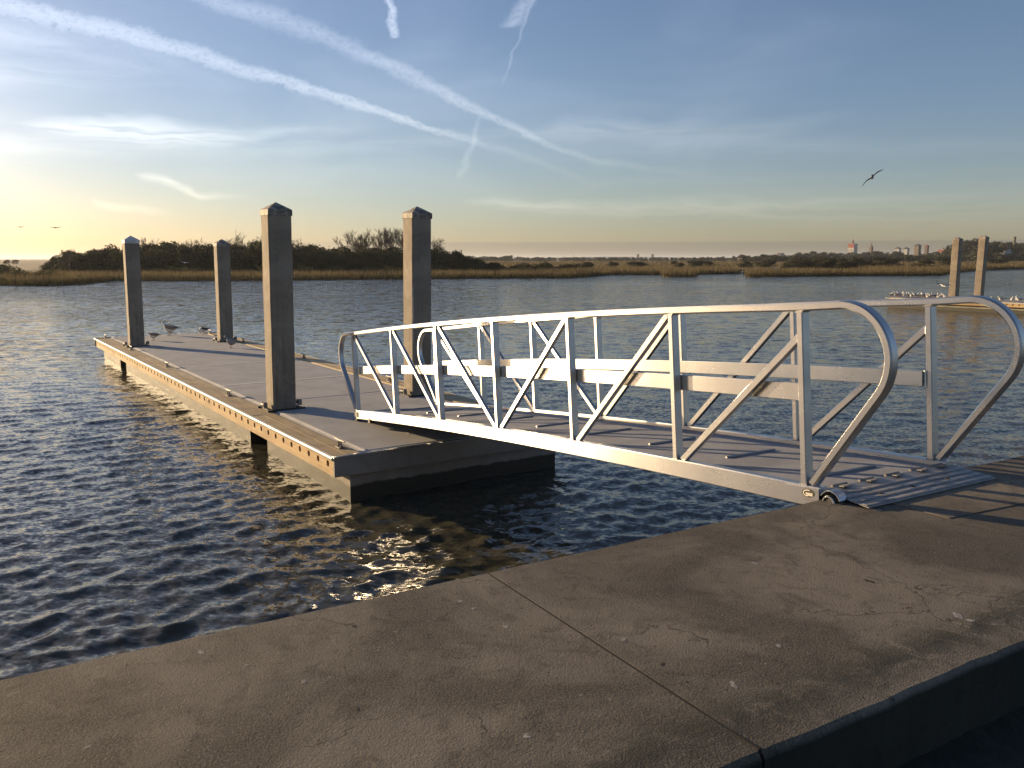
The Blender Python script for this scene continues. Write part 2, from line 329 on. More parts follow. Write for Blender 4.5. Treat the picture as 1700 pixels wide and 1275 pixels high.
# ------------------------------------------------------------------ mesh helpers
class MB:
    def __init__(s): s.v = []; s.f = []
    def add(s, verts, faces):
        o = len(s.v); s.v += [tuple(x) for x in verts]; s.f += [tuple(i + o for i in f) for f in faces]; return s
    def box(s, c, d, mtx=None):
        cx, cy, cz = c; hx, hy, hz = d[0] / 2, d[1] / 2, d[2] / 2
        vs = [Vector((cx + x * hx, cy + y * hy, cz + z * hz)) for x, y, z in ((-1,-1,-1),(1,-1,-1),(1,1,-1),(-1,1,-1),(-1,-1,1),(1,-1,1),(1,1,1),(-1,1,1))]
        if mtx is not None: vs = [mtx @ v for v in vs]
        return s.add(vs, [(0,3,2,1),(4,5,6,7),(0,1,5,4),(1,2,6,5),(2,3,7,6),(3,0,4,7)])
    def box2(s, a, b): return s.box([(a[i] + b[i]) / 2 for i in range(3)], [abs(b[i] - a[i]) for i in range(3)])
    def loft(s, rings, cap=True, closed=False):
        n = len(rings[0]); vs = [p for r in rings for p in r]; fs = []
        m = len(rings)
        for i in range(m if closed else m - 1):
            j = (i + 1) % m
            for k in range(n): fs.append((i * n + k, i * n + (k + 1) % n, j * n + (k + 1) % n, j * n + k))
        if cap and not closed: fs.append(tuple(range(n))[::-1]); fs.append(tuple((m - 1) * n + k for k in range(n)))
        return s.add(vs, fs)
    def tube(s, pts, r, n=8):
        pts = [Vector(p) for p in pts]; rs = r if isinstance(r, (list, tuple)) else [r] * len(pts); rings = []
        for i, p in enumerate(pts):
            d = (pts[min(i + 1, len(pts) - 1)] - pts[max(i - 1, 0)]).normalized()
            a = d.cross(Vector((0, 0, 1)) if abs(d.z) < 0.9 else Vector((1, 0, 0))).normalized(); b = d.cross(a)
            rings.append([p + (a * math.cos(t * 2 * math.pi / n) + b * math.sin(t * 2 * math.pi / n)) * rs[i] for t in range(n)])
        return s.loft(rings)
    def bar(s, p0, p1, wa, wb, axis, ch=0.006):
        """chamfered rectangular bar; wa is its width along 'axis', wb across it"""
        p0, p1 = Vector(p0), Vector(p1); d = (p1 - p0).normalized()
        a = Vector(axis); a = (a - d * a.dot(d)).normalized(); b = d.cross(a)
        sec = chamfer(wa, wb, ch)
        return s.loft([[p + a * x + b * y for x, y in sec] for p in (p0, p1)])
    def sweep(s, path, y, wy, wd, ch=0.008):
        """chamfered rectangular tube along a path in the local xz plane"""
        rings = []; n = len(path); sec = chamfer(wy, wd, ch)
        for i in range(n):
            a, b = path[max(i - 1, 0)], path[min(i + 1, n - 1)]
            tx, tz = b[0] - a[0], b[1] - a[1]; L = math.hypot(tx, tz); nx, nz = -tz / L, tx / L
            rings.append([(path[i][0] + nx * q, y + p, path[i][1] + nz * q) for p, q in sec])
        return s.loft(rings)
    def build(s, name, material, parent=None, smooth=None, recalc=True):
        me = bpy.data.meshes.new(name); me.from_pydata([tuple(v) for v in s.v], [], s.f)
        if recalc:
            bm = bmesh.new(); bm.from_mesh(me); bmesh.ops.recalc_face_normals(bm, faces=bm.faces); bm.to_mesh(me); bm.free()
        return link(name, me, material, parent, smooth)
def chamfer(a, b, c):
    a /= 2; b /= 2
    return [(a - c, -b), (a, -b + c), (a, b - c), (a - c, b), (-a + c, b), (-a, b - c), (-a, -b + c), (-a + c, -b)]
def link(name, me, material, parent=None, smooth=None):
    if material is not None and not me.materials: me.materials.append(M[material])
    if smooth is not None:
        me.polygons.foreach_set('use_smooth', [True] * len(me.polygons)); me.set_sharp_from_angle(angle=R(smooth))
    o = bpy.data.objects.new(name, me); COL.objects.link(o)
    if parent is not None: o.parent = parent
    return o
def tag(o, label=None, cat=None, group=None, kind=None):
    if label: o['label'] = label
    if cat: o['category'] = cat
    if group: o['group'] = group
    if kind: o['kind'] = kind
    return o
def empty(name, loc=(0, 0, 0), rz=0.0):
    o = bpy.data.objects.new(name, None); COL.objects.link(o); o.location = loc; o.rotation_euler = (0, 0, rz); o.empty_display_size = 0.2; return o
def copy_tree(o, parent=None):
    c = o.copy(); COL.objects.link(c)
    if parent is not None: c.parent = parent
    for ch in list(o.children): copy_tree(ch, c)
    return c

def ground_pt(u, v, z):
    d = px_dir(u, v); k = (z - CAM_Z) / d.z; return Vector((d.x * k, d.y * k, z))
def at_depth(u, v, depth):
    """a point of the place seen at photograph pixel (u, v), 'depth' metres ahead"""
    d = px_dir(u, v); return Vector((d.x, d.y, d.z)) * (depth / d.y) + Vector((0, 0, CAM_Z))

# ------------------------------------------------------------------ water
def make_water():
    az = np.radians(np.linspace(-66, 66, 900)); rs = [2.0]
    while rs[-1] < 110: rs.append(rs[-1] * 1.0052)
    while rs[-1] < 9000: rs.append(rs[-1] * 1.06)
    rs = np.array(rs); rr, aa = np.meshgrid(rs, az, indexing='ij')
    X = rr * np.sin(aa); Y = rr * np.cos(aa); Z = np.zeros_like(X); DX = np.zeros_like(X); DY = np.zeros_like(X)
    dr = np.gradient(rs); sp = np.maximum(rr * 0.0026, dr[:, None]) * 1.05
    g = np.random.default_rng(5); lams = np.geomspace(0.08, 1.9, 120); main = R(-62)
    slopes = 0
    for lam in lams:
        th = main + g.normal(0, 0.85); k = 2 * math.pi / lam; ph = g.uniform(0, 2 * math.pi)
        s = 0.042 * math.exp(-(math.log(lam / 0.25)) ** 2 / (2 * 0.70 ** 2)) * g.uniform(0.6, 1.35)   # slope of this wave
        a = s / k; slopes += s * s / 2
        wgt = np.clip((lam / sp - 2.5) / 3.0, 0, 1)
        arg = k * (X * math.cos(th) + Y * math.sin(th)) + ph
        wa = wgt * a; Z += wa * np.cos(arg); sn = np.sin(arg) * wa * 0.85
        DX -= sn * math.cos(th); DY -= sn * math.sin(th)
    # gusts: patches of livelier and calmer chop
    gm = 0.86 + 0.42 * np.sin(X * 0.31 + 1.1 * np.sin(Y * 0.17)) * np.sin(Y * 0.23 + 0.7 * np.sin(X * 0.13) + 1.0)
    Z *= gm
    co = np.stack([X - DX * -1 * gm * 1.0, Y + DY * gm, Z + WATER_Z], -1).reshape(-1, 3).astype(np.float32)
    nr, na = X.shape; idx = np.arange(nr * na, dtype=np.int32).reshape(nr, na)
    q = np.stack([idx[:-1, :-1], idx[:-1, 1:], idx[1:, 1:], idx[1:, :-1]], -1).reshape(-1, 4)[:, ::-1]
    me = bpy.data.meshes.new('water'); me.vertices.add(len(co)); me.vertices.foreach_set('co', co.ravel())
    me.loops.add(q.size); me.loops.foreach_set('vertex_index', np.ascontiguousarray(q).ravel())
    me.polygons.add(len(q)); me.polygons.foreach_set('loop_start', np.arange(0, q.size, 4, dtype=np.int32))
    me.polygons.foreach_set('use_smooth', np.ones(len(q), bool)); me.update(calc_edges=True)
    o = link('water', me, 'water'); tag(o, 'dark choppy tidal water of the river', 'water', kind='structure')
make_water()

# ------------------------------------------------------------------ seawall slab
WA = R(31.0)
wdir = Vector((math.cos(WA), math.sin(WA), 0)); wnor = Vector((math.sin(WA), -math.cos(WA), 0))   # along, landward
J0 = Vector((-0.118, 3.722, 0))
SLAB_W = 1.677
wall = empty('seawall', J0, WA); tag(wall, 'weathered brown concrete seawall across the foreground', 'seawall', kind='structure')
def wob_line(a, b, n, amp, seed):
    g = np.random.default_rng(seed); t = np.linspace(a, b, n); r = g.normal(0, 1, n); r = np.convolve(r, np.ones(3) / 3, 'same'); return t, r * amp
joints = [-30.0, -12.6, -8.4, -4.2, 0.0, 6.1, 10.3, 14.5, 18.7, 40.0]
for i in range(len(joints) - 1):                      # local: x along the wall, y = towards the water (landward is -y)
    a, b = joints[i] + 0.006, joints[i + 1] - 0.006; n = max(6, int((b - a) / 0.05))
    t, r1 = wob_line(a, b, n, 0.004, 50 + i); _, r2 = wob_line(a, b, n, 0.006, 90 + i); _, r3 = wob_line(a, b, n, 0.006, 130 + i)
    rings = []
    for x, e1, e2, e3 in zip(t, r1, r2, r3):
        yl = -SLAB_W
        rings.append([(x, e1, -0.42), (x, e1 + 0.0, -0.016), (x, e1 - 0.014, 0.0), (x, yl + 0.175 + e2, 0.0), (x, yl + 0.160 + e2, -0.0006), (x, yl + 0.016 + e3, -0.0045), (x, yl + e3, -0.030), (x, yl + e3, -0.42)])
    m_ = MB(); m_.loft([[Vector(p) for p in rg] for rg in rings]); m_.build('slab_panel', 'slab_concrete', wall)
for q in joints[1:-1]: MB().box2((q - 0.0055, -SLAB_W + 0.02, -0.3), (q + 0.0055, -0.02, -0.0008)).build('joint_filler', 'hole_dark', wall)
MB().box2((-30, -SLAB_W + 0.1, -0.41), (40, -0.08, -3.2)).build('wall_face', 'wall_concrete', wall)
# lighter recast patch under the transition plate
pt = [Vector((2.10, 5.03, 0)), Vector((2.178, 4.929, 0)), Vector((2.451, 4.535, 0)), Vector((3.62, 5.10, 0)), Vector((3.30, 5.76, 0))]
inv = wall.matrix_basis.inverted() if False else (Matrix.Translation(J0) @ Matrix.Rotation(WA, 4, 'Z')).inverted()
pl = [inv @ p for p in pt]
m_ = MB(); m_.add([(p.x, p.y, 0.004) for p in pl] + [(p.x, p.y, -0.01) for p in pl], [(0,1,2,3,4)] + [(i, i + 5, (i + 1) % 5 + 5, (i + 1) % 5) for i in range(5)])
m_.build('patch', 'patch_concrete', wall)
# droppings, dead leaves
def splat(u, v, r, seed, matn='dropping_white', name='dropping', asp=1.0, z=0.0006):
    g = np.random.default_rng(seed); c = inv @ ground_pt(u, v, 0.0); n = 14; a0 = g.uniform(0, 6.28); vs = []
    for i in range(n):
        a = 2 * math.pi * i / n; q = r * (0.65 + 0.5 * g.random()); x, y = q * math.cos(a) * asp, q * math.sin(a)
        vs.append((c.x + x * math.cos(a0) - y * math.sin(a0), c.y + x * math.sin(a0) + y * math.cos(a0), z))
    MB().add([(c.x, c.y, z + 0.0003)] + vs, [(0, 1 + i, 1 + (i + 1) % n) for i in range(n)]).build(name, matn, wall)
for k, (u, v, r, asp) in enumerate([(1590, 1022, .016, 2.2), (1612, 1030, .012, 2.0), (334, 1083, .011, 1.6), (504, 1132, .010, 1.5), (146, 1240, .009, 1.5), (840, 1040, .013, 1.2), (1253, 935, .016, 1.0), (1293, 1072, .012, 1.2), (1218, 1137, .011, 2.5), (764, 998, .011, 1.4), (787, 1010, .011, 1.2), (875, 1222, .012, 1.3), (1035, 1062, .013, 1.2), (1580, 850, .02, 1.7), (1457, 847, .015, 1.6), (410, 1104, .007, 1.2)]):
    splat(u, v, r, 300 + k, asp=asp)
for k, (u, v, r, asp) in enumerate([(594, 1177, .006, 2.8), (588, 1040, .009, 1.8), (1443, 965, .016, 1.8), (640, 1067, .004, 1.0), (1140, 1132, .006, 1.0), (1291, 1135, .005, 1.2), (1465, 878, .007, 1.4), (1374, 872, .005, 1.0), (1100, 1103, .008, 2.0)]):
    splat(u, v, r, 400 + k, 'leaf_dark', 'leaf_scrap', asp)
# dark ground behind the wall
g_ = MB(); n = 70; gv = []; gf = []
for i in range(n):
    for j in range(n):
        x = -28 + 66 * i / (n - 1); y = -SLAB_W + 0.05 - 24 * (j / (n - 1)) ** 1.6
        gv.append((x, y, -0.27 + 0.05 * math.sin(x * 1.3 + y) * math.sin(y * 2.1 + 1) * min(1, -(y + SLAB_W) * 1.0)))
for i in range(n - 1):
    for j in range(n - 1): gf.append((i * n + j, i * n + j + 1, (i + 1) * n + j + 1, (i + 1) * n + j))
go = g_.add(gv, gf).build('ground', 'soil', None, 40); go.location = J0; go.rotation_euler = (0, 0, WA); tag(go, 'dark bare ground behind the seawall', 'ground', kind='structure')

# ------------------------------------------------------------------ floating dock
DA = R(124.22)
holeN = 12
def holed_board(x0, n, step, z0, z1, depth, hole_r, hz):
    """timber board with round bolt pockets bored in its outer face (y=0 outward +y)"""
    m_ = MB()
    for c in range(n):
        a = x0 + c * step; b = a + step; H = z1 - z0
        per = [(a, z0), (a + step / 3, z0), (a + 2 * step / 3, z0), (b, z0), (b, z0 + H / 3), (b, z0 + 2 * H / 3), (b, z1), (a + 2 * step / 3, z1), (a + step / 3, z1), (a, z1), (a, z0 + 2 * H / 3), (a, z0 + H / 3)]
        cx, cz = (a + b) / 2, hz; ci = []
        for px, pz in per:
            t = math.atan2(pz - cz, px - cx); ci.append((cx + hole_r * math.cos(t), cz + hole_r * math.sin(t)))
        vs = [(x, 0, z) for x, z in per] + [(x, 0, z) for x, z in ci] + [(x, -0.075, z) for x, z in ci]
        fs = []
        for i in range(12):
            j = (i + 1) % 12
            fs += [(i, j, 12 + j, 12 + i), (12 + i, 12 + j, 24 + j, 24 + i)]
        fs.append(tuple(range(24, 36))); m_.add(vs, fs)
    b = x0 + n * step
    m_.add([(x0, 0, z0), (b, 0, z0), (b, -depth, z0), (x0, -depth, z0), (x0, 0, z1), (b, 0, z1), (b, -depth, z1), (x0, -depth, z1)], [(0,1,2,3), (4,5,6,7), (0,3,7,4), (1,2,6,5), (3,2,6,7)])
    return m_
def cleat_mesh():
    m_ = MB(); m_.box((0, 0, 0.008), (0.13, 0.075, 0.016))
    for s_ in (-1, 1): m_.tube([(s_ * 0.042, 0, 0.012), (s_ * 0.030, 0, 0.055), (s_ * 0.026, 0, 0.085)], [0.020, 0.013, 0.015], 8)
    m_.tube([(-0.155, 0, 0.100), (-0.10, 0, 0.097), (0, 0, 0.092), (0.10, 0, 0.097), (0.155, 0, 0.100)], [0.009, 0.014, 0.017, 0.014, 0.009], 8)
    return m_
_c = cleat_mesh().build('cleat', 'galvanised', None, 40); CLEAT = _c.data; bpy.data.objects.remove(_c)

def build_dock(label, ox, oy, length, width, seams, piles, cl_left, cl_right, front=True):
    dk = empty('floating_dock', (ox, oy, DOCK_Z), DA); tag(dk, label, 'dock')
    wt = 0.38                                             # timber margin each side
    # floats, split round the pile wells
    px = sorted(set(p[0] for p in piles)); cuts = [0.03]
    for x in px: cuts += [x - 0.42, x + 0.42]
    cuts.append(length - 0.03)
    for a, b in zip(cuts[0::2], cuts[1::2]):
        m_ = MB(); ch = 0.02
        m_.loft([[Vector((x, y, z)) for y, z in ((-0.24, -0.06), (-0.24, -1.1), (-width + 0.24, -1.1), (-width + 0.24, -0.06))] for x in (a, b)])
        m_.build('float', 'float_concrete', dk)
    for x in px:
        MB().box2((x - 0.42, -0.85, -0.06), (x + 0.42, -width + 0.85, -1.05)).build('float_bridge', 'float_concrete', dk)
    # base under the deck slabs, seen as the pale seams
    MB().box2((0.04, -wt - 0.08, -0.065), (length - 0.02, -width + wt + 0.08, -0.006)).build('seam_grout', 'grout', dk)
    for a, b in zip(seams[:-1], seams[1:]):
        g0 = 0.016 if abs(a - 4.15) > 0.01 else 0.03
        a2, b2 = a + g0 + 0.008, b - 0.024; m_ = MB(); e = 0.008
        m_.loft([[Vector((a2 + i, -wt - 0.10 - i, z)), Vector((b2 - i, -wt - 0.10 - i, z)), Vector((b2 - i, -width + wt + 0.10 + i, z)), Vector((a2 + i, -width + wt + 0.10 + i, z))] for i, z in ((0, -0.06), (0, -e), (e, 0.0))])
        m_.build('deck_panel', 'deck_concrete', dk)
    for q in seams[1:-1]:
        if abs(q - 4.15) > 0.01: MB().box2((q - 0.036, -wt - 0.12, -0.02), (q + 0.036, -width + wt + 0.12, 0.004)).build('seam_strip', 'grout', dk)
    for side in (0, 1):
        y = lambda t: -t if side == 0 else -width + t
        # sloped lip between deck and timber
        m_ = MB(); m_.loft([[Vector((x, y(wt + 0.098), -0.002)), Vector((x, y(wt + 0.005), -0.040)), Vector((x, y(wt + 0.005), -0.062)), Vector((x, y(wt + 0.098), -0.062))] for x in (0.02, length - 0.02)])
        m_.build('deck_lip', 'deck_concrete', dk)
        # timber: wale boards with bolt pockets, and top planks in two courses
        step = 0.315; nb = int((length - 0.02) / step); per = 10; c = 0
        while c < nb:
            n = min(per, nb - c); x0 = 0.01 + c * step
            o = holed_board(0.004, n, step, -0.245, -0.044, 0.09, 0.043, -0.118)
            for i, v in enumerate(o.v): o.v[i] = (min(v[0], n * step - 0.002), v[1], v[2])
            ob = o.build('wale_board', 'wale_wood', dk, None, False)
            ob.location = (x0, -0.022, 0) if side == 0 else (x0 + n * step, -width + 0.022, 0)
            if side: ob.rotation_euler = (0, 0, math.pi)
            MB().box2((0.004, y(0.030), -0.044), (n * step - 0.004, y(0.200), -0.006 - 0.004 * (c % 3 == 0))).build('top_plank', 'top_wood', dk).location = (x0, 0, 0)
            MB().box2((0.004, y(0.206), -0.044), (n * step - 0.004, y(0.382), -0.008)).build('top_plank', 'top_wood', dk).location = (x0 + 0.0, 0, 0)
            MB().box2((0.004, y(0.115), -0.064), (n * step - 0.004, y(0.37), -0.0445)).build('bearer', 'wale_wood', dk).location = (x0, 0, 0)
            c += n
        # round vinyl rub strip on the outer top edge
        m_ = MB(); n = 9; rings = []
        for x in (-0.006, length + 0.004):
            rg = [Vector((x, y(0.034), -0.004)), ]
            for k in range(n):
                a = R(80 + 160 * k / (n - 1)); rg.append(Vector((x, y(0.018 + 0.024 * math.cos(a)), -0.030 + 0.026 * math.sin(a))))
            rg.append(Vector((x, y(0.020), -0.066))); rg.append(Vector((x, y(0.020), -0.05)))
            rings.append(rg)
        m_.loft(rings); m_.build('rub_strip', 'rub_strip', dk, 35)
        for x in (cl_left if side == 0 else cl_right):
            link('cleat', CLEAT, None, dk).location = (x, y(0.285), -0.006)
    # end boards with thin metal edge
    for x0, x1 in ((-0.045, 0.004), (length - 0.004, length + 0.04)):
        MB().box2((x0, -0.016, -0.25), (x1, -width + 0.016, -0.018)).build('end_board', 'float_concrete', dk)
        MB().box2((x0 - 0.004, -0.012, -0.018), (x1 + 0.01, -width + 0.012, -0.002)).build('edge_angle', 'aluminium_plate', dk)
    g = np.random.default_rng(int(ox * 10) % 97 + 3)                 # bird droppings on the deck
    for _ in range(16):
        cx_, cy_ = g.uniform(0.6, length - 0.6), -g.uniform(0.7, width - 0.7); rr_ = g.uniform(0.012, 0.035); n = 11
        MB().add([(cx_, cy_, 0.0042)] + [(cx_ + rr_ * g.uniform(0.5, 1.3) * math.cos(6.283 * k / n) * 1.6, cy_ + rr_ * g.uniform(0.5, 1.3) * math.sin(6.283 * k / n), 0.004) for k in range(n)], [(0, 1 + k, 1 + (k + 1) % n) for k in range(n)]).build('dropping', 'dropping_pale', dk)
    # pile guides: dark frame with rollers either side of each pile
    for x, t in piles:
        g = MB(); hw = 0.235
        for s_ in (-1, 1):
            g.box2((x + s_ * hw - 0.025, -t - 0.30, -0.01), (x + s_ * hw + 0.025, -t + 0.30, 0.020)); g.box2((x - 0.26, -t + s_ * hw - 0.025, -0.01), (x + 0.26, -t + s_ * hw + 0.025, 0.018))
        go = g.build('pile_guide', 'black_rubber', dk)
        for s_ in (-1, 1):
            MB().tube([(x - 0.06, -t + s_ * 0.275, 0.075), (x + 0.06, -t + s_ * 0.275, 0.075)], 0.040, 10).build('roller', 'black_rubber', go, 40)
            MB().box2((x - 0.085, -t + s_ * 0.275 - 0.03, 0.03), (x - 0.068, -t + s_ * 0.275 + 0.03, 0.12)).build('roller_bracket', 'galvanised', go)
    return dk
DL, DW = 18.22, 3.58
PILES = [(3.55, 0.62), (3.55, 3.02), (15.05, 0.60), (15.05, 2.95)]
build_dock('long concrete floating dock with timber sides, reached by the aluminium gangway', -2.135, 9.657, DL, DW, [0.05, 4.15, 6.42, 9.6, 12.48, 15.55, DL - 0.03], PILES, [0.42, 5.25, 9.95, 14.05, 18.0], [5.2, 9.75, 14.5, 18.0])
def dock_pt(ox, oy, s, t, z=0.0):
    return Vector((ox + s * math.cos(DA) + t * math.sin(DA), oy + s * math.sin(DA) - t * math.cos(DA), DOCK_Z + z))

# ------------------------------------------------------------------ concrete piles
def make_pile(loc, h, lean, rz, label, capmat, size=0.36):
    root = empty('concrete_pile', (loc.x, loc.y, DOCK_Z), rz); tag(root, label, 'pile')
    root.rotation_euler = (0, lean, 0)
    root.rotation_euler = (Matrix.Rotation(lean, 3, 'Y') @ Matrix.Rotation(rz, 3, 'Z')).to_euler()
    g = np.random.default_rng(int(h * 1000)); sec = chamfer(size, size, 0.022); n = 26; rings = []
    for i in range(n):
        z = -2.4 + (h - 0.05 + 2.4) * i / (n - 1); jit = g.normal(0, 0.0016, (8, 2))
        rings.append([Vector((x + jit[k, 0], y + jit[k, 1], z)) for k, (x, y) in enumerate(sec)])
    MB().loft(rings).build('shaft', 'pile_concrete', root)
    c = size / 2 + 0.005; z0 = h - 0.085
    m_ = MB(); sq = lambda q, z: [Vector((q, -q, z)), Vector((q, q, z)), Vector((-q, q, z)), Vector((-q, -q, z))]
    m_.loft([sq(c, z0), sq(c + 0.003, z0 + 0.005), sq(c + 0.003, z0 + 0.085), sq(c - 0.004, z0 + 0.095), sq(0.012, h + 0.115), sq(0.002, h + 0.12)])
    cp = m_.build('cap', capmat, root)
    return root
def scrape(root, sx, sy, z0, z1, seed, wd=0.035):
    # pale spalled strip along one corner of a pile
    g = np.random.default_rng(seed); n = 22; q = 0.181; rings = []
    for i in range(n):
        z = z0 + (z1 - z0) * i / (n - 1); a = wd * (0.35 + 0.65 * g.random()) * math.sin(math.pi * (i + 0.6) / n) ** 0.5
        rings.append([Vector((sx * q, sy * (q - a), z)), Vector((sx * (q - 0.010), sy * (q - 0.010), z)), Vector((sx * (q - a * 0.7), sy * q, z)), Vector((sx * (q - 0.05), sy * (q - 0.05), z))])
    MB().loft(rings).build('spalled_edge', 'spall', root)
O = (-2.135, 9.657)
make_pile(dock_pt(*O, *PILES[0]), 3.04, 0.013, DA, 'nearest tall square concrete pile, with the small chipped cap, left of the gangway', 'cap_worn')
pB = make_pile(dock_pt(*O, *PILES[1]), 3.06, 0.014, DA, 'tall square concrete pile standing behind the lower end of the gangway', 'cap_worn')
scrape(pB, -1, 1, 0.6, 2.1, 5)
make_pile(dock_pt(*O, *PILES[2]), 2.80, 0.010, DA, 'far-left square concrete pile with a clean white pyramid cap', 'cap_white')
make_pile(dock_pt(*O, *PILES[3]), 2.74, 0.011, DA, 'far square concrete pile on the right edge of the dock by the bent-down gull', 'cap_worn')

# ------------------------------------------------------------------ aluminium gangway
GA = Vector((-2.2203, 11.9008, CAM_Z - 2.14877))
gd = Vector((0.51236828, -0.8533736, 0.09608456)); gw = Vector((0.86341058, 0.5045019, 0)); gn = gd.cross(gw)
GL, GW, KC = 7.992, 1.289, 0.0587
gang = bpy.data.objects.new('gangway', None); COL.objects.link(gang)
gm = Matrix((gd, gw, gn)).transposed().to_4x4(); gm.translation = GA; gang.matrix_world = gm
tag(gang, 'silver aluminium truss gangway sloping from the seawall down to the dock', 'gangway')
cz = lambda x: KC * 4 * (x / GL) * (1 - x / GL)
ts = [0.0] + [GL * (0.181 + (1 - 0.181 - 0.1475) * i / 4) for i in range(5)] + [GL]
TOP = 1.07
def loop_path():
    rr, h = 0.315, TOP + 0.026; cxo = 0.285; czo = h - rr; foot = (0.055, 0.012)
    dxp, dzp = foot[0] - cxo, foot[1] - czo; dd = math.hypot(dxp, dzp); base = math.atan2(dzp, dxp); off = math.acos(rr / dd); ang = base + off
    while ang > math.pi / 2: ang -= 2 * math.pi
    arc = [(cxo + rr * math.cos(a), czo + rr * math.sin(a)) for a in np.linspace(math.pi / 2, ang, 22)]
    return arc + [foot]
lp = loop_path()
for side in (0, 1):
    y = GW * side; inn = 1 if side == 0 else -1
    ch = [(x, cz(x) - 0.066) for x in np.linspace(-0.03, GL + 0.12, 30)]
    c_ = MB().sweep(ch, y, 0.075, 0.130, 0.007).build('bottom_chord', 'aluminium', gang, 40)
    rail = [(-x, z) for x, z in lp][::-1] + [(x, cz(x) + TOP + 0.026) for x in np.linspace(0.02, GL - 0.02, 26)] + [(GL + x, z) for x, z in lp]
    MB().sweep(rail, y, 0.068, 0.052, 0.010).build('handrail', 'aluminium', gang, 40)
    for i, x in enumerate(ts):
        p = MB().bar((x, y, cz(x) - 0.002), (x, y, cz(x) + TOP + 0.002), 0.048, 0.068, (1, 0, 0)).build('post', 'aluminium', gang)
        for zz in (cz(x) + 0.003, cz(x) + TOP - 0.003): MB().box((x, y, zz), (0.058, 0.074, 0.008)).build('weld', 'aluminium_plate', p)   # weld beads at foot and head
    for i in range(6):
        a, b = ts[i], ts[i + 1]; o_ = 0.05
        if i < 3: p0, p1 = (a + o_, y, cz(a) + TOP - 0.005), (b - o_ - 0.01, y, cz(b) + 0.0)
        else:
            p0, p1 = (a + o_ + 0.01, y, cz(a) + 0.0), (b - o_, y, cz(b) + TOP - 0.005)
            if i == 5: p1 = (b - 0.015, y, cz(b) + TOP - 0.15)
        MB().bar(p0, p1, 0.040, 0.050, (0, 1, 0), 0.005).build('diagonal', 'aluminium', gang)
    mr = [(x, cz(x) + 0.565) for x in np.linspace(0.03, GL - 0.028, 24)]
    MB().sweep(mr, y + inn * 0.052, 0.030, 0.112, 0.004).build('midrail', 'aluminium', gang, 40)
dp = [(x, cz(x) - 0.05) for x in np.linspace(0.0, GL + 0.10, 30)]
MB().sweep(dp, GW / 2, GW - 0.078, 0.03, 0.003).build('deck', 'deck_grit', gang, 40)
for x in np.arange(0.6, 7.9, 0.9):
    MB().bar((x, 0.40, cz(x) - 0.028), (x, 0.92, cz(x) - 0.028), 0.020, 0.016, (1, 0, 0), 0.004).build('tread_bar', 'aluminium_plate', gang)
for x in np.arange(0.35, 7.9, 1.05):
    MB().box2((x, 0.04, cz(x) - 0.128), (x + 0.05, GW - 0.04, cz(x) - 0.068)).build('cross_member', 'aluminium', gang)
# corner plate with oval sticker, stamped line and end roller on each chord
for side in (0, 1):
    y = GW * side; f = -1 if side == 0 else 1
    pl_ = MB().box2((GL - 0.13, y + f * 0.0375, -0.120), (GL + 0.122, y + f * 0.0425, -0.012)).build('end_plate', 'aluminium', gang)
    if side == 0:
        yf = y + f * 0.0433; n = 24
        def oval(rx, rz, cx_, cz_, yy): return [(cx_ + rx * math.cos(2 * math.pi * k / n), yy, cz_ + rz * math.sin(2 * math.pi * k / n)) for k in range(n)]
        def disc(rx, rz, cx_, cz_, yy, mt, nm): MB().add(oval(rx, rz, cx_, cz_, yy), [tuple(range(n))]).build(nm, mt, pl_)
        disc(0.050, 0.027, GL + 0.045, -0.046, yf, 'sticker_black', 'sticker')
        def stroke(pts, wd, yy, mt='sticker_light', nm='sticker_lettering'):
            m_ = MB(); vs = []
            for k, (x, z) in enumerate(pts):
                a, b = pts[max(k - 1, 0)], pts[min(k + 1, len(pts) - 1)]; tx, tz = b[0] - a[0], b[1] - a[1]; L = math.hypot(tx, tz) or 1
                vs += [(x - tz / L * wd, yy, z + tx / L * wd), (x + tz / L * wd, yy, z - tx / L * wd)]
            m_.add(vs, [(2 * k, 2 * k + 1, 2 * k + 3, 2 * k + 2) for k in range(len(pts) - 1)]).build(nm, mt, pl_)
        cx_, cz_ = GL + 0.045, -0.046
        stroke([(cx_ + 0.036 * math.cos(a) - 0.002, cz_ + 0.0185 * math.sin(a)) for a in np.linspace(R(70), R(265), 14)], 0.0028, yf - 0.0012)
        stroke([(cx_ - 0.020 + 0.052 * k / 16, cz_ - 0.004 + 0.0075 * math.sin(k * 1.75)) for k in range(17)], 0.0030, yf - 0.0012)
        stroke([(cx_ - 0.016, cz_ - 0.0145), (cx_ + 0.034, cz_ - 0.013)], 0.0026, yf - 0.0012)
        for k in range(9):
            x = GL + 0.005 + k * 0.0095
            stroke([(x, -0.086), (x + 0.005, -0.086 - 0.006 * (k % 2)), (x + 0.006, -0.092)], 0.0016, yf - 0.0006, 'stamp_red', 'stamped_text')
    if side: continue
    ro = MB(); ro.tube([(GL + 0.195, y + f * 0.045, -0.085), (GL + 0.195, y - f * 0.06, -0.085)], 0.046, 20); rl = ro.build('end_roller', 'black_rubber', gang, 40)
    tor = MB(); tor.loft([[Vector((GL + 0.195 + (0.040 + 0.007 * math.cos(b)) * math.cos(a), y + f * (0.048 + 0.007 * math.sin(b)), -0.085 + (0.040 + 0.007 * math.cos(b)) * math.sin(a))) for b in np.linspace(0, 2 * math.pi, 7)[:-1]] for a in np.linspace(0, 2 * math.pi, 25)[:-1]], closed=True)
    tor.build('roller_rim', 'aluminium', rl, 40)
    arc = [(GL + 0.195 + 0.072 * math.cos(a), -0.085 + 0.072 * math.sin(a)) for a in np.linspace(R(150), R(15), 10)]
    MB().sweep(arc, y, 0.075, 0.006, 0.001).build('roller_guard', 'aluminium', rl, 40)
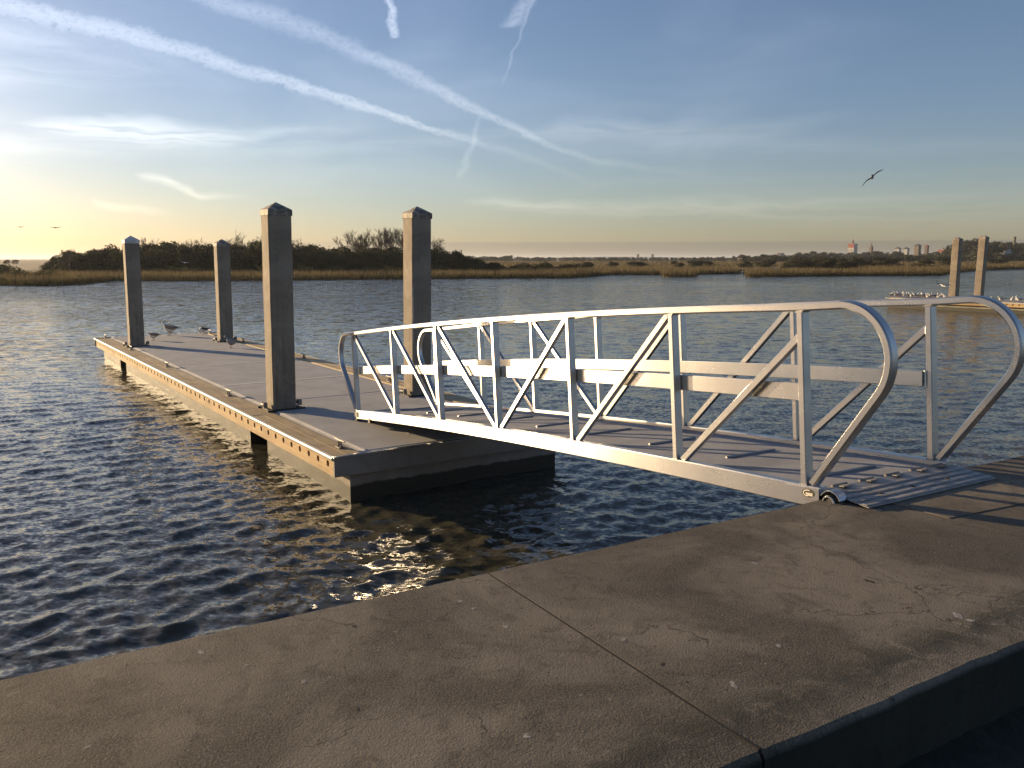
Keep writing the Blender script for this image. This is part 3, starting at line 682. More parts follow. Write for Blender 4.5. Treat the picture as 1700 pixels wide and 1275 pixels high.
# dock-end skid, wheel and black foot plate
for side in (0, 1):
    y = GW * side; f = -1 if side == 0 else 1
    MB().box2((-0.08, y - 0.05, -0.155), (0.05, y + 0.05, -0.134)).build('foot_plate', 'black_rubber', gang)
    MB().box2((-0.028, y + f * 0.038, -0.10), (0.09, y + f * 0.050, -0.03)).build('end_bracket', 'galvanised', gang)
    MB().tube([(0.55, y - 0.03, -0.142), (0.55, y + 0.03, -0.142)], 0.022, 12).build('wheel', 'black_rubber', gang, 40)
    MB().box2((0.52, y - 0.055, -0.150), (0.58, y - 0.038, -0.098)).build('wheel_bracket', 'galvanised', gang)
# ribbed transition plate resting on the slab
zt = (-(GA.z + gd.z * (GL + 0.42)) + 0.012) / gn.z       # local height of the slab at the plate's toe
x0p, z0p = GL + 0.09, -0.028; x1p = GL + 0.42; z1p = zt - 0.0
def pz(x): return z0p + (z1p - z0p) * (x - x0p) / (x1p - x0p)
plate = MB().sweep([(x0p, pz(x0p)), (x1p, pz(x1p))], GW / 2 + 0.03, GW + 0.02, 0.006, 0.002).build('transition_plate', 'plate_grey', gang)
for k, x in enumerate(np.linspace(x0p + 0.10, x1p - 0.04, 4)):
    MB().sweep([(x - 0.022, pz(x) + 0.001), (x - 0.008, pz(x) + 0.006), (x + 0.008, pz(x) + 0.006), (x + 0.022, pz(x) + 0.001)], GW / 2 + 0.03, GW - 0.0, 0.004, 0.001).build('rib', 'plate_grey', plate, 60)
for yy in (0.16, 0.42, 0.68, 0.94, 1.16):
    MB().box2((x0p + 0.02, yy, pz(x0p) + 0.004), (x0p + 0.055, yy + 0.07, pz(x0p) + 0.011)).build('hinge_knuckle', 'galvanised', plate)
    MB().tube([(x0p - 0.01, yy - 0.03, pz(x0p) + 0.004), (x0p - 0.01, yy + 0.11, pz(x0p) + 0.004)], 0.010, 8).build('hinge_pin', 'galvanised', plate, 40)
for yy in (0.30, 0.62, 0.98): MB().tube([(x1p - 0.12, yy, pz(x1p - 0.12) + 0.002), (x1p - 0.12, yy, pz(x1p - 0.12) + 0.012)], 0.013, 8).build('bolt_head', 'black_rubber', plate)

# ------------------------------------------------------------------ second dock at the right with its gulls
RA = Vector((22.6, 50.9, 0)); R0x, R0y = RA.x - 18.22 * math.cos(DA), RA.y - 18.22 * math.sin(DA)
def solve_s(u, t):
    best = min(np.linspace(0, 18.2, 1500), key=lambda s: abs(850 + F_PX * dock_pt(R0x, R0y, s, t).x / (dock_pt(R0x, R0y, s, t).y * math.cos(PITCH) + 0.0) - u)); return float(best)
sA, sB = solve_s(1588, 0.62), solve_s(1630, 2.95)
build_dock('far timber-sided floating dock at the right, lined with resting gulls', R0x, R0y, 18.22, 3.58, [0.05, 4.15, 6.42, 9.6, 12.48, 15.55, 18.19], [(sA, 0.62), (sB, 2.95)] if abs(sA - sB) > 1 else [(sA, 0.62), (sA + 0.001, 2.95)], [1.0, 6.0, 11.0, 16.0], [1.0, 6.0, 11.0, 16.0])
make_pile(dock_pt(R0x, R0y, sA, 0.62), 3.42, -0.004, DA, 'left of the two square concrete piles on the far right dock', 'cap_worn', 0.40)
pD = make_pile(dock_pt(R0x, R0y, sB, 2.95), 3.55, 0.010, DA, 'right of the two concrete piles on the far right dock, pale scrape down its side', 'cap_worn', 0.40)

scrape(pD, -1, 1, 1.3, 2.5, 8, 0.06)
# ------------------------------------------------------------------ gulls
def ring(x, z, ry, rz, n=10): return [Vector((x, ry * math.cos(2 * math.pi * k / n), z + rz * math.sin(2 * math.pi * k / n))) for k in range(n)]
def standing_gull(label, loc, rz, s, wing, head='gull_white', pose='alert', group=None):
    """length about 0.42 at s = 1; faces +x; feet at z = 0"""
    g = empty('gull', loc, rz); g.scale = (s, s, s); tag(g, label, 'gull', group)
    hz = 0.305 if pose == 'alert' else (0.235 if pose == 'hunched' else 0.17); hx = 0.115 if pose != 'bent' else 0.15
    b = MB()
    b.loft([ring(-0.235, 0.172, 0.010, 0.004), ring(-0.18, 0.172, 0.030, 0.014), ring(-0.12, 0.160, 0.060, 0.050), ring(-0.05, 0.152, 0.084, 0.082), ring(0.02, 0.162, 0.084, 0.088),
            ring(0.075, 0.184, 0.066, 0.078), ring(hx - 0.015, hz - 0.070, 0.044, 0.052), ring(hx - 0.004, hz - 0.034, 0.039, 0.044), ring(hx + 0.014, hz - 0.004, 0.040, 0.039), ring(hx + 0.042, hz - 0.002, 0.032, 0.029), ring(hx + 0.060, hz - 0.005, 0.012, 0.011)])
    b.build('body', head, g, 80)
    for sg in (-1, 1):
        w_ = MB(); w_.loft([[Vector((x, sg * (yb), z + dz)), Vector((x, sg * (yb + 0.010), z)), Vector((x, sg * (yb - 0.002), z - dz))] for x, yb, z, dz in ((0.07, 0.062, 0.215, 0.018), (0.03, 0.078, 0.200, 0.044), (-0.05, 0.080, 0.186, 0.050), (-0.13, 0.056, 0.180, 0.036), (-0.19, 0.032, 0.180, 0.018))])
        w_.add([Vector((-0.19, sg * 0.030, 0.20)), Vector((-0.295, sg * 0.004, 0.186)), Vector((-0.19, sg * 0.028, 0.168)), Vector((-0.19, sg * 0.010, 0.202))], [(0, 1, 2), (0, 3, 1), (3, 2, 1)])
        w_.build('wing', wing, g, 60)
        w2 = MB().add([(-0.18, sg * 0.034, 0.198), (-0.315, sg * 0.006, 0.186), (-0.18, sg * 0.034, 0.172), (-0.18, sg * 0.018, 0.20)], [(0, 1, 2), (0, 3, 1), (3, 2, 1)]).build('wing_tip', 'gull_black', g)
        l = MB(); l.tube([(-0.01, sg * 0.028, 0.10), (-0.014, sg * 0.030, 0.06), (-0.004, sg * 0.030, 0.006)], [0.010, 0.006, 0.006], 6)
        l.add([(-0.012, sg * 0.03, 0.004), (0.045, sg * 0.03 - 0.022, 0.003), (0.052, sg * 0.03, 0.003), (0.045, sg * 0.03 + 0.022, 0.003), (0.0, sg * 0.03, 0.014)], [(0, 1, 2), (0, 2, 3), (4, 1, 2), (4, 2, 3), (4, 0, 1), (4, 3, 0)])
        l.build('leg', 'gull_leg', g)
        MB().tube([(hx + 0.036, sg * 0.0300, hz + 0.008), (hx + 0.036, sg * 0.0345, hz + 0.008)], 0.005, 6).build('eye', 'gull_black', g)
    MB().tube([(hx + 0.050, 0, hz - 0.004), (hx + 0.082, 0, hz - 0.007), (hx + 0.104, 0, hz - 0.016)], [0.010, 0.0085, 0.002], 7).build('beak', 'gull_black', g)
    return g
def gp(s, t): return dock_pt(-2.135, 9.657, s, t, 0.001)
standing_gull('largest brown-winged gull standing near the end of the dock, facing left', gp(17.75, 2.02), R(172), 1.32, 'gull_brown')
standing_gull('dark-winged gull hunched beside the white-capped pile on the dock', gp(16.35, 1.28), R(176), 0.92, 'gull_brown', 'gull_white', 'hunched')
standing_gull('black and white gull bending down at the far corner of the dock', gp(17.7, 3.0), R(215), 0.86, 'gull_black', 'gull_white', 'bent')
standing_gull('grey gull standing on the dock just right of the far right-hand pile', gp(13.1, 2.55), R(170), 0.98, 'gull_grey', 'gull_grey')

def flying_gull(label, loc, span, rz, roll, dihedral, wing, body='gull_white', droop=-0.3, pitch=0.0):
    g = empty('flying_gull', loc, rz); g.rotation_euler = (roll, pitch, rz); tag(g, label, 'gull'); h = span / 2
    k = span / 1.1
    b = MB(); b.loft([ring(-0.24 * k, 0.0, 0.045 * k, 0.006 * k), ring(-0.15 * k, 0, 0.035 * k, 0.020 * k), ring(-0.05 * k, -0.004 * k, 0.055 * k, 0.050 * k), ring(0.06 * k, -0.004 * k, 0.056 * k, 0.052 * k), ring(0.13 * k, 0.004 * k, 0.034 * k, 0.034 * k), ring(0.17 * k, 0.008 * k, 0.032 * k, 0.030 * k), ring(0.205 * k, 0.006 * k, 0.012 * k, 0.012 * k)])
    b.build('body', body, g, 80)
    MB().tube([(0.20 * k, 0, 0.006 * k), (0.245 * k, 0, -0.004 * k)], [0.010 * k, 0.002 * k], 6).build('beak', 'gull_black', g)
    for sg in (-1, 1):
        d = dihedral if isinstance(dihedral, (int, float)) else dihedral[0 if sg < 0 else 1]
        rr = []; tip = []
        for i in range(9):
            f = i / 8; yy = 0.03 * k + (h - 0.03 * k) * f
            z = math.sin(d) * yy if f < 0.42 else math.sin(d) * (0.03 * k + (h - 0.03 * k) * 0.42) + math.sin(d + droop) * (yy - (0.03 * k + (h - 0.03 * k) * 0.42))
            le = (0.075 + 0.055 * math.sin(min(1, f / 0.42) * math.pi / 2) - 0.20 * max(0, f - 0.42)) * k
            chd = (0.145 * (1 - 0.15 * f) * (1 if f < 0.6 else (1 - ((f - 0.6) / 0.4) ** 1.6 * 0.93))) * k; th = 0.030 * k * (1 - 0.7 * f)
            rr.append([Vector((le, sg * yy, z)), Vector((le - chd * 0.35, sg * yy, z + th)), Vector((le - chd, sg * yy, z)), Vector((le - chd * 0.35, sg * yy, z - th * 0.8))])
        MB().loft(rr[:7]).build('wing', wing, g, 70); MB().loft(rr[6:]).build('wing_tip', 'gull_black', g, 70)
    return g
flying_gull('gull gliding in the open sky at the upper right, wings spread', at_depth(1448, 294, 34), 1.02, R(68), R(-36), (0.35, 0.10), 'gull_grey', 'gull_grey', -0.55, 0.35)
flying_gull('leftmost of two gulls flying low in the pale sky', at_depth(34, 377, 80), 0.85, R(100), 0.0, 0.24, 'gull_brown', 'gull_brown', -0.25, 0.25)
flying_gull('right of two gulls flying low in the pale sky at the left', at_depth(92, 378, 75), 1.0, R(95), R(-4), 0.14, 'gull_brown', 'gull_brown', -0.1, 0.25)
flying_gull('small white gull flying in front of the dark thicket between two piles', at_depth(307, 436, 66), 0.78, R(-70), R(-6), 0.30, 'gull_white', droop=-0.3, pitch=0.25)
flying_gull('gull landing over the far right dock, dark wing tips raised', at_depth(1566, 474, 46), 1.12, R(-70), R(-6), (0.42, 0.42), 'gull_grey', droop=-0.5, pitch=0.30)
# flock on the far dock
proto = None; gi = 0; gr = np.random.default_rng(3)
spots = [(1470 + 3.2 * i + gr.uniform(-1.5, 1.5), gr.uniform(0.35, 1.9)) for i in range(33)]
spots += [(1653, 0.5), (1667, 0.45), (1686, 0.9), (1694, 1.5), (1697, 0.6)]
for u, t in spots:
    s = solve_s(u, t); loc = dock_pt(R0x, R0y, s, t, 0.001); rz = gr.uniform(0, 6.28); sc = gr.uniform(0.86, 1.06)
    lab = 'small pale gull resting in the crowded flock on the far right dock' if u < 1600 else 'small pale gull on the far right dock right of both piles'
    if proto is None:
        proto = standing_gull(lab, loc, rz, sc, 'gull_grey', group='gulls resting on the far dock')
    else:
        c = copy_tree(proto); c.location = loc; c.rotation_euler = (0, 0, rz); c.scale = (sc, sc, sc); c['label'] = lab
        c['group'] = 'gulls resting on the far dock' if u < 1600 else 'gulls beyond the far piles'

# ------------------------------------------------------------------ marsh land
SH = [(-760, 474), (-300, 476), (0, 474), (60, 475), (110, 474), (150, 471), (178, 468.2), (184, 466.8), (360, 467), (480, 466), (690, 463.6), (947, 462), (984, 459.6), (1013, 456.8), (1098, 456.6), (1103, 460.3), (1152, 460.3), (1159, 456), (1224, 455), (1234, 451), (1241, 460.6), (1300, 460), (1403, 458.6), (1559, 458), (1600, 452), (1641, 449), (1700, 447.5), (2100, 446), (2900, 446)]
shaz = []; shr = []
for u, v in SH:
    p = ground_pt(u, v, WATER_Z); shaz.append(math.atan2(p.x, p.y)); shr.append(math.hypot(p.x, p.y))
def shore(a): return np.interp(a, shaz, shr)
def land_z(r, a):
    d = r - shore(a); return -1.40 + np.clip(d / 10, 0, 1) * 0.12 + np.clip((r - 180) / 350, 0, 1) * 0.75
na = 700; A_ = np.linspace(R(-62), R(62), na); D_ = np.concatenate([[0, .3, 1.0, 2, 4, 7], np.geomspace(11, 9000, 40)])
aa, dd = np.meshgrid(A_, D_, indexing='ij'); jitter = np.interp(A_, A_, np.convolve(np.random.default_rng(2).normal(0, 1.6, na), np.ones(3) / 3, 'same'))
rr = shore(A_)[:, None] + dd + jitter[:, None] * 0.4; zz = land_z(rr, aa); zz[:, 0] = WATER_Z - 0.3; zz[:, 1] = WATER_Z + 0.0
V = np.stack([rr * np.sin(aa), rr * np.cos(aa), zz], -1).reshape(-1, 3); k = len(D_)
fs = [(i * k + j, i * k + j + 1, (i + 1) * k + j + 1, (i + 1) * k + j) for i in range(na - 1) for j in range(k - 1)]
lo_ = MB(); lo_.v = [tuple(p) for p in V]; lo_.f = fs; lo = lo_.build('marsh', 'marsh_soil', None, 60, False); tag(lo, 'low flat salt marsh along the far shore', 'marsh', kind='structure')
# creek showing as a blue sliver through the right-hand marsh
cp_ = [ground_pt(u, v, land_z(250, 0.29) + 0.05) for u, v in ((1228, 451.5), (1262, 451.2), (1300, 443.4), (1282, 442.8), (1245, 446))]
c_ = MB().add([tuple(p) for p in cp_], [(0, 1, 2, 3, 4)]).build('creek', 'water'); tag(c_, 'narrow blue creek winding into the marsh', 'creek', kind='structure')
creek_c = (cp_[0] + cp_[2]) / 2

def blades(name, pts, hlo, hhi, wd, material, label, seed, nper=3, lean=0.22):
    g = np.random.default_rng(seed); n = len(pts) * nper; base = np.repeat(pts, nper, 0) + np.concatenate([g.normal(0, 0.22, (n, 2)), np.zeros((n, 1))], 1)
    dist = np.hypot(base[:, 0], base[:, 1]); wv = wd * g.uniform(0.6, 1.3, n) * np.clip(dist / 140, 0.8, 4)
    clump = np.repeat(g.uniform(0.82, 1.12, len(pts)), nper)
    h = g.uniform(hlo, hhi, n) * clump; a = g.uniform(0, math.pi, n); la = g.uniform(0, 2 * math.pi, n); lm = g.uniform(0.02, lean, n) * h
    ux = np.stack([np.cos(a), np.sin(a), 0 * a], 1) * wv[:, None] / 2
    mid = base + np.stack([np.cos(la) * lm * 0.3, np.sin(la) * lm * 0.3, h * 0.55], 1); tip = base + np.stack([np.cos(la) * lm, np.sin(la) * lm, h], 1)
    V = np.stack([base - ux, base + ux, mid + ux * 0.8, tip, mid - ux * 0.8], 1).reshape(-1, 3).astype(np.float32)
    me = bpy.data.meshes.new(name); me.vertices.add(n * 5); me.vertices.foreach_set('co', V.ravel())
    i0 = np.arange(n) * 5; lo = (i0[:, None] + np.arange(5)).ravel().astype(np.int32)
    me.loops.add(n * 5); me.loops.foreach_set('vertex_index', lo); me.polygons.add(n); me.polygons.foreach_set('loop_start', (i0).astype(np.int32)); me.update(calc_edges=True)
    o = link(name, me, material); tag(o, label, 'grass', kind='stuff'); return o
def scatter(n, a0, a1, d0, d1, seed, power=1.0):
    g = np.random.default_rng(seed); a = g.uniform(a0, a1, n); d = d0 + (d1 - d0) * g.random(n) ** power; r = shore(a) + d + g.normal(0, 0.5, n)
    return np.stack([r * np.sin(a), r * np.cos(a), land_z(r, a) - 0.05], 1)
AZ = lambda u: azel(u, 450)[0]
def no_creek(P): return P[np.hypot(P[:, 0] - creek_c.x, (P[:, 1] - creek_c.y) * 0.35) > 17]
blades('shore_reeds', np.concatenate([scatter(9000, AZ(-150), AZ(1900), 0.1, 4, 21), scatter(3000, AZ(-150), AZ(190), 0.2, 10, 22)]), 0.35, 0.75, 0.05, 'green_reed', 'green-brown cordgrass fringe along the waterline', 31)
blades('marsh_grass', no_creek(np.concatenate([scatter(20000, AZ(-150), AZ(1900), 2.6, 45, 23, 1.3), scatter(15000, AZ(640), AZ(1900), 30, 420, 24, 1.8)])), 0.8, 1.3, 0.07, 'reed', 'tall golden-brown grass covering the marsh flats', 32)

# ------------------------------------------------------------------ shrubs and trees
def crown_mesh(name, seed, w_, h_, leaf, count, lobes=9, open_=0.0, base=0.05):
    """leaf clumps spread over the lumpy volume of a crown; unit: metres; base at z=0"""
    g = np.random.default_rng(seed); L = []
    for i in range(lobes):
        a = g.uniform(0, 2 * math.pi); q = w_ / 2 * math.sqrt(g.random()) * 0.75; z = h_ * (base + (0.86 - base) * g.random())
        r = w_ * g.uniform(0.16, 0.30) * (1.05 - 0.45 * z / h_); L.append((q * math.cos(a), q * math.sin(a), min(z, h_ - r * 0.7), r))
    L.append((0, 0, h_ * 0.55, w_ * 0.33)); L.append((0, 0, h_ * 0.28, w_ * 0.40))
    V = []; Fc = []
    for k in range(count):
        cx_, cy_, cz_, r = L[g.integers(len(L))]; d = g.normal(0, 1, 3); d /= np.linalg.norm(d)
        q = r * (0.62 + 0.46 * g.random()) if g.random() > 0.12 else r * (1.05 + 0.28 * g.random())
        c = np.array([cx_, cy_, cz_]) + d * q * np.array([1, 1, 0.85])
        if c[2] < 0.02: c[2] = 0.02 + 0.2 * g.random()
        n = d + g.normal(0, 0.55, 3); n /= np.linalg.norm(n); t = np.cross(n, [0.3, 0.2, 1.0]); t /= np.linalg.norm(t); b = np.cross(n, t)
        s = leaf * g.uniform(0.55, 1.4); o = len(V); th = g.uniform(0, 6.28); ca, sa = math.cos(th), math.sin(th); t, b = t * ca + b * sa, b * ca - t * sa
        V += [tuple(c - t * s * 0.55), tuple(c + b * s * 0.30 + t * s * 0.05), tuple(c + t * s * 0.6), tuple(c - b * s * 0.30 + t * s * 0.05)]; Fc.append((o, o + 1, o + 2, o + 3))
    me = bpy.data.meshes.new(name); me.from_pydata(V, [], Fc); return me
def trunk_mesh(name, seed, h_, r):
    g = np.random.default_rng(seed); m_ = MB(); top = Vector((g.normal(0, .15) * h_ * .3, g.normal(0, .15) * h_ * .3, h_ * 0.7))
    m_.tube([(0, 0, -0.4), (top.x * 0.4, top.y * 0.4, h_ * 0.3), top], [r, r * 0.75, r * 0.35], 7)
    for i in range(5):
        a = g.uniform(0, 6.28); b = top * g.uniform(0.4, 0.9); m_.tube([b, b + Vector((math.cos(a) * h_ * .2, math.sin(a) * h_ * .2, h_ * .18))], [r * 0.4, r * 0.1], 5)
    me = bpy.data.meshes.new(name); me.from_pydata([tuple(v) for v in m_.v], [], m_.f); return me
ever = [(crown_mesh('crown', 60 + i, 5.2 + 0.5 * (i % 3), 5.0, 0.34, 2600, 10), trunk_mesh('trunk', 70 + i, 4.4, 0.16)) for i in range(6)]
lows = [(crown_mesh('crown', 80 + i, 3.2, 1.7, 0.22, 900, 8), trunk_mesh('trunk', 90 + i, 1.2, 0.06)) for i in range(4)]
towns = [(crown_mesh('crown', 100 + i, 11, 9.0, 1.0, 1100, 10, base=0.1), trunk_mesh('trunk', 110 + i, 7.0, 0.4)) for i in range(5)]
pines = [(crown_mesh('crown', 120 + i, 13, 13, 0.9, 1500, 11, base=0.5), trunk_mesh('trunk', 125 + i, 12.5, 0.45)) for i in range(2)]
def plant(name, protos, i, loc, s, rz, label, cat, group, leafm):
    root = empty(name, loc, rz); root.scale = s; tag(root, label, cat, group)
    c, t = protos[i % len(protos)]
    co = link('crown', c, leafm, root); link('trunk', t, 'bark', root); return root
tg = np.random.default_rng(42)
def where(u):
    for lim, txt in ((202, 'left of the white-capped pile'), (372, 'between the two farther piles'), (455, 'just left of the nearest tall pile'), (697, 'between the two nearer piles'), (9999, 'right of the pile behind the gangway')):
        if u < lim: return txt
prof_x = [60, 80, 130, 200, 300, 400, 460, 500, 560, 620, 690, 735, 765, 790, 810]
prof_y = [440, 430, 411, 406, 404, 404, 402, 407, 411, 410, 407, 411, 421, 428, 432]
n = 0
for row, depth in enumerate((31, 38, 46)):
    u = 78 + row * 9
    while u < 800:
        top = np.interp(u, prof_x, prof_y) + tg.uniform(-2, 7) + (4 if row == 0 else 0)
        a = AZ(u); r = shore(a if u > 190 else AZ(200)) + depth + tg.uniform(-3, 3); Y = r * math.cos(a)
        p = at_depth(u, top, Y); zb = land_z(r, a) - 0.1; h = max(1.2, p.z - zb); s = h / 5.0; wd = s * tg.uniform(0.9, 1.25) if h > 3 else s * 1.5
        plant('evergreen_shrub', ever, n, (p.x, p.y, zb), (wd, wd, s), tg.uniform(0, 6.28), 'dark evergreen bush in the ' + ('front', 'middle', 'back')[row] + ' of the thicket ' + where(u), 'shrub', 'bushes of the island thicket, ' + ('front', 'middle', 'back')[row] + ' ' + where(u), 'evergreen'); n += 1
        u += tg.uniform(17, 29)
# low green fringe in front of the thicket and scattered over the marsh
def low_row(pts, label, group, protos=lows, leafm='shrub', hb=1.7, name='marsh_shrub', flat=1.0):
    for i, (u, d, top) in enumerate(pts):
        a = AZ(u); r = shore(a) + d; Y = r * math.cos(a); p = at_depth(u, top, Y); zb = land_z(r, a) - 0.05; h = max(0.7, p.z - zb); s = h / hb; wd = s * tg.uniform(0.9, 1.5) * flat
        plant(name, protos, i, (p.x, p.y, zb), (wd, wd, s), tg.uniform(0, 6.28), label + (', ' + where(u) if 'thicket' in group and 'right' not in group else ''), 'shrub', group + (' ' + where(u) if 'thicket' in group and 'right' not in group else ''), leafm)
low_row([(u + tg.uniform(-8, 8), tg.uniform(16, 24), 446 + tg.uniform(-5, 3)) for u in range(270, 780, 15)], 'low olive shrub fronting the thicket', 'low shrubs along the thicket')
low_row([(u, d, t) for u, d, t in ((8, 22, 441), (30, 12, 449), (48, 9, 452), (62, 14, 449), (98, 12, 453), (132, 8, 457), (86, 20, 447), (-20, 15, 440), (2, 30, 438), (170, 30, 449), (205, 12, 453))], 'low shrub on the grassy marsh point at the far left', 'shrubs on the left marsh point')
low_row([(u + tg.uniform(-9, 9), tg.uniform(24, 60), 438 + tg.uniform(-4, 4)) for u in range(770, 980, 13)], 'low dark shrub trailing off right of the thicket', 'shrubs right of the thicket', ever, 'evergreen', 5.0, flat=1.7)
low_row([(u + tg.uniform(-6, 6), tg.uniform(70, 130), t) for u, t in ((1310, 433), (1325, 430), (1342, 429), (1358, 430), (1374, 429), (1392, 428), (1405, 429), (1418, 429), (1432, 431), (1448, 431), (1466, 428), (1480, 427), (1125, 433), (1150, 431), (1175, 432), (1240, 433), (1265, 432), (1530, 431), (1570, 427), (1656, 428), (1060, 433), (1020, 434))], 'dark clump of bushes amid the golden marsh at the right', 'bush clumps in the right marsh', ever, 'evergreen', 5.0, flat=2.0)

# bare winter trees rising over the thicket
def bare_tree(label, u, top, depth, seed, spread=0.9, group=None):
    g = np.random.default_rng(seed); a = AZ(u); r = shore(a) + depth; Y = r * math.cos(a); p = at_depth(u, top, Y); zb = land_z(r, a) - 0.3; H = p.z - zb
    root = empty('bare_tree', (p.x, p.y, zb)); tag(root, label, 'tree', group)
    tr = MB(); tw = MB()
    def grow(pos, d, L, rad, lev):
        pts = [pos]; rs = [rad]; q = pos.copy(); dd = d.copy()
        for k in range(3):
            dd = (dd + Vector(g.normal(0, 0.13, 3)) + Vector((0, 0, 0.05))).normalized(); q = q + dd * L / 3; pts.append(q.copy()); rs.append(rad * (1 - 0.22 * (k + 1)))
        (tr if lev == 0 else tw).tube(pts, rs, 6 if lev == 0 else (4 if lev < 3 else 3))
        if lev >= 4: return
        for k in range(5 if lev < 3 else 6):
            f = g.uniform(0.4, 1.0); i = min(2, int(f * 3)); b = pts[i].lerp(pts[i + 1], f * 3 - i)
            ax = Vector(g.normal(0, 1, 3)); ax = (ax - dd * ax.dot(dd)).normalized(); an = g.uniform(0.35, 0.85) * spread
            grow(b, (dd * math.cos(an) + ax * math.sin(an)).normalized(), L * g.uniform(0.52, 0.72), max(0.017, rad * 0.5), lev + 1)
    grow(Vector((0, 0, 0)), Vector((0, 0, 1)), H * 0.46, 0.11, 0)
    for m_ in (tr, tw):
        mz = max((v[2] for v in tw.v), default=H)
    sc = H / mz
    for m_ in (tr, tw): m_.v = [(v[0] * sc, v[1] * sc, v[2] * sc) for v in m_.v]
    tr.build('trunk', 'bark', root, None, False); tw.build('crown', 'bark', root, None, False)
bare_tree('bare twiggy tree rising just behind the far right-hand dock pile', 378, 379, 42, 1)
bare_tree('small bare tree left of the far right-hand dock pile', 330, 393, 42, 2)
bare_tree('bare tree just left of the nearest tall pile', 414, 386, 42, 3)
bare_tree('thin bare tree hidden close behind the nearest tall pile', 432, 386, 43, 4)
bare_tree('low bare treetop just right of the nearest tall pile', 489, 392, 42, 5)
bare_tree('tiny bare sapling above the thicket beside the white-capped pile', 234, 393, 40, 6)
for k, (u, t) in enumerate(((570, 390), (583, 384), (597, 378), (611, 376), (625, 375), (640, 375), (654, 377), (668, 375), (681, 378))):
    bare_tree('bare winter tree in the close row left of the pile behind the gangway', u, t, 40 + (k % 3) * 2, 20 + k, 0.62, 'row of bare trees')
bare_tree('bare tree just right of the pile behind the gangway', 728, 392, 40, 40)
bare_tree('faint bare scrub tree at the left end of the thicket', 116, 412, 36, 41)

# ------------------------------------------------------------------ distant town
def gbase(u, Y): 
    a = AZ(u); r = Y / math.cos(a); return float(land_z(r, a))
def windows(root, wall, face_y, w_, h0, h1, nx, nz, name='window'):
    for i in range(nx):
        for j in range(nz):
            x = -w_ / 2 + w_ * (i + 0.5) / nx; z = h0 + (h1 - h0) * (j + 0.5) / nz
            MB().box2((x - w_ / nx * 0.22, face_y - 0.12, z - (h1 - h0) / nz * 0.28), (x + w_ / nx * 0.22, face_y + 0.06, z + (h1 - h0) / nz * 0.28)).build(name, 'window_dark', wall)
def house(name, label, u, Y, w_, d_, top_px, matw, roofm, rz=0.0, cat='house', gable=True, nx=2, nz=1, rh=None):
    zb = gbase(u, Y); p = at_depth(u, top_px, Y); H = max(3.0, p.z - zb); rh = rh if rh is not None else min(0.45 * w_, H * 0.4)
    root = empty(name, (p.x, p.y, zb), rz); tag(root, label, cat); hw = H - rh
    wl = MB().box2((-w_ / 2, -d_ / 2, -0.5), (w_ / 2, d_ / 2, hw))
    if gable: wl.add([(-w_ / 2, y, hw) for y in (-d_ / 2,)] + [(w_ / 2, -d_ / 2, hw), (0, -d_ / 2, H - 0.05), (-w_ / 2, d_ / 2, hw), (w_ / 2, d_ / 2, hw), (0, d_ / 2, H - 0.05)], [(0, 1, 2), (3, 4, 5)])
    wo = wl.build('wall', matw, root)
    e = 0.4; r_ = MB()
    if gable:
        r_.add([(-w_ / 2 - e, -d_ / 2 - e, hw - 0.3), (0, -d_ / 2 - e, H), (0, d_ / 2 + e, H), (-w_ / 2 - e, d_ / 2 + e, hw - 0.3), (w_ / 2 + e, -d_ / 2 - e, hw - 0.3), (w_ / 2 + e, d_ / 2 + e, hw - 0.3)] + [(-w_ / 2 - e, -d_ / 2 - e, hw - 0.05), (0, -d_ / 2 - e, H + 0.25), (0, d_ / 2 + e, H + 0.25), (-w_ / 2 - e, d_ / 2 + e, hw - 0.05), (w_ / 2 + e, -d_ / 2 - e, hw - 0.05), (w_ / 2 + e, d_ / 2 + e, hw - 0.05)],
               [(0, 1, 2, 3), (1, 4, 5, 2), (6, 7, 8, 9), (7, 10, 11, 8), (0, 6, 7, 1), (1, 7, 10, 4), (3, 9, 8, 2), (2, 8, 11, 5), (0, 6, 9, 3), (4, 10, 11, 5)])
    else:
        r_.loft([[Vector((sx * (w_ / 2 + e) * q, sy * (d_ / 2 + e) * q, z)) for sx, sy in ((-1, -1), (1, -1), (1, 1), (-1, 1))] for q, z in ((1, hw), (1, hw + 0.25), (0.06, H))])
    r_.build('roof', roofm, root)
    windows(root, wo, -d_ / 2, w_, hw * 0.35, hw * 0.9, nx, nz)
    return root
# tall white hotel with red upper storeys
Y = 900; p = at_depth(1416, 404.5, Y); zb = gbase(1416, Y); H = p.z - zb
ht = empty('hotel_block', (p.x, p.y, zb), R(38)); ht.scale = (0.8, 0.8, 1.0); tag(ht, 'tall white block with red top floors and small cupola in the distant town', 'building')
wl = MB().box2((-4.2, -4.4, -1), (4.2, 4.4, H)).build('wall', 'house_white', ht)
for z0, z1 in ((H * 0.76, H),): MB().box2((-4.28, -4.3, z0), (-4.22, 4.3, z1)).build('red_panel', 'sign_red', ht)
MB().box2((-4.36, -1.3, H * 0.82), (-4.29, 1.3, H * 0.93)).build('sign_mark', 'roof_red', ht)
for j in range(4):
    for i in range(4):
        MB().box2((-4.30, -3.8 + i * 2.1, H * (0.18 + 0.14 * j)), (-4.21, -2.5 + i * 2.1, H * (0.18 + 0.14 * j) + 0.9)).build('window', 'house_tan', wl)
        MB().box2((-3.6 + i * 2.0, -4.47, H * (0.18 + 0.17 * j)), (-2.6 + i * 2.0, -4.38, H * (0.18 + 0.17 * j) + 1.2)).build('window', 'steel_grey', wl)
cu = MB().box2((-0.9, -0.9, H), (0.9, 0.9, H + 2.6)).build('cupola', 'brick_tower', ht)
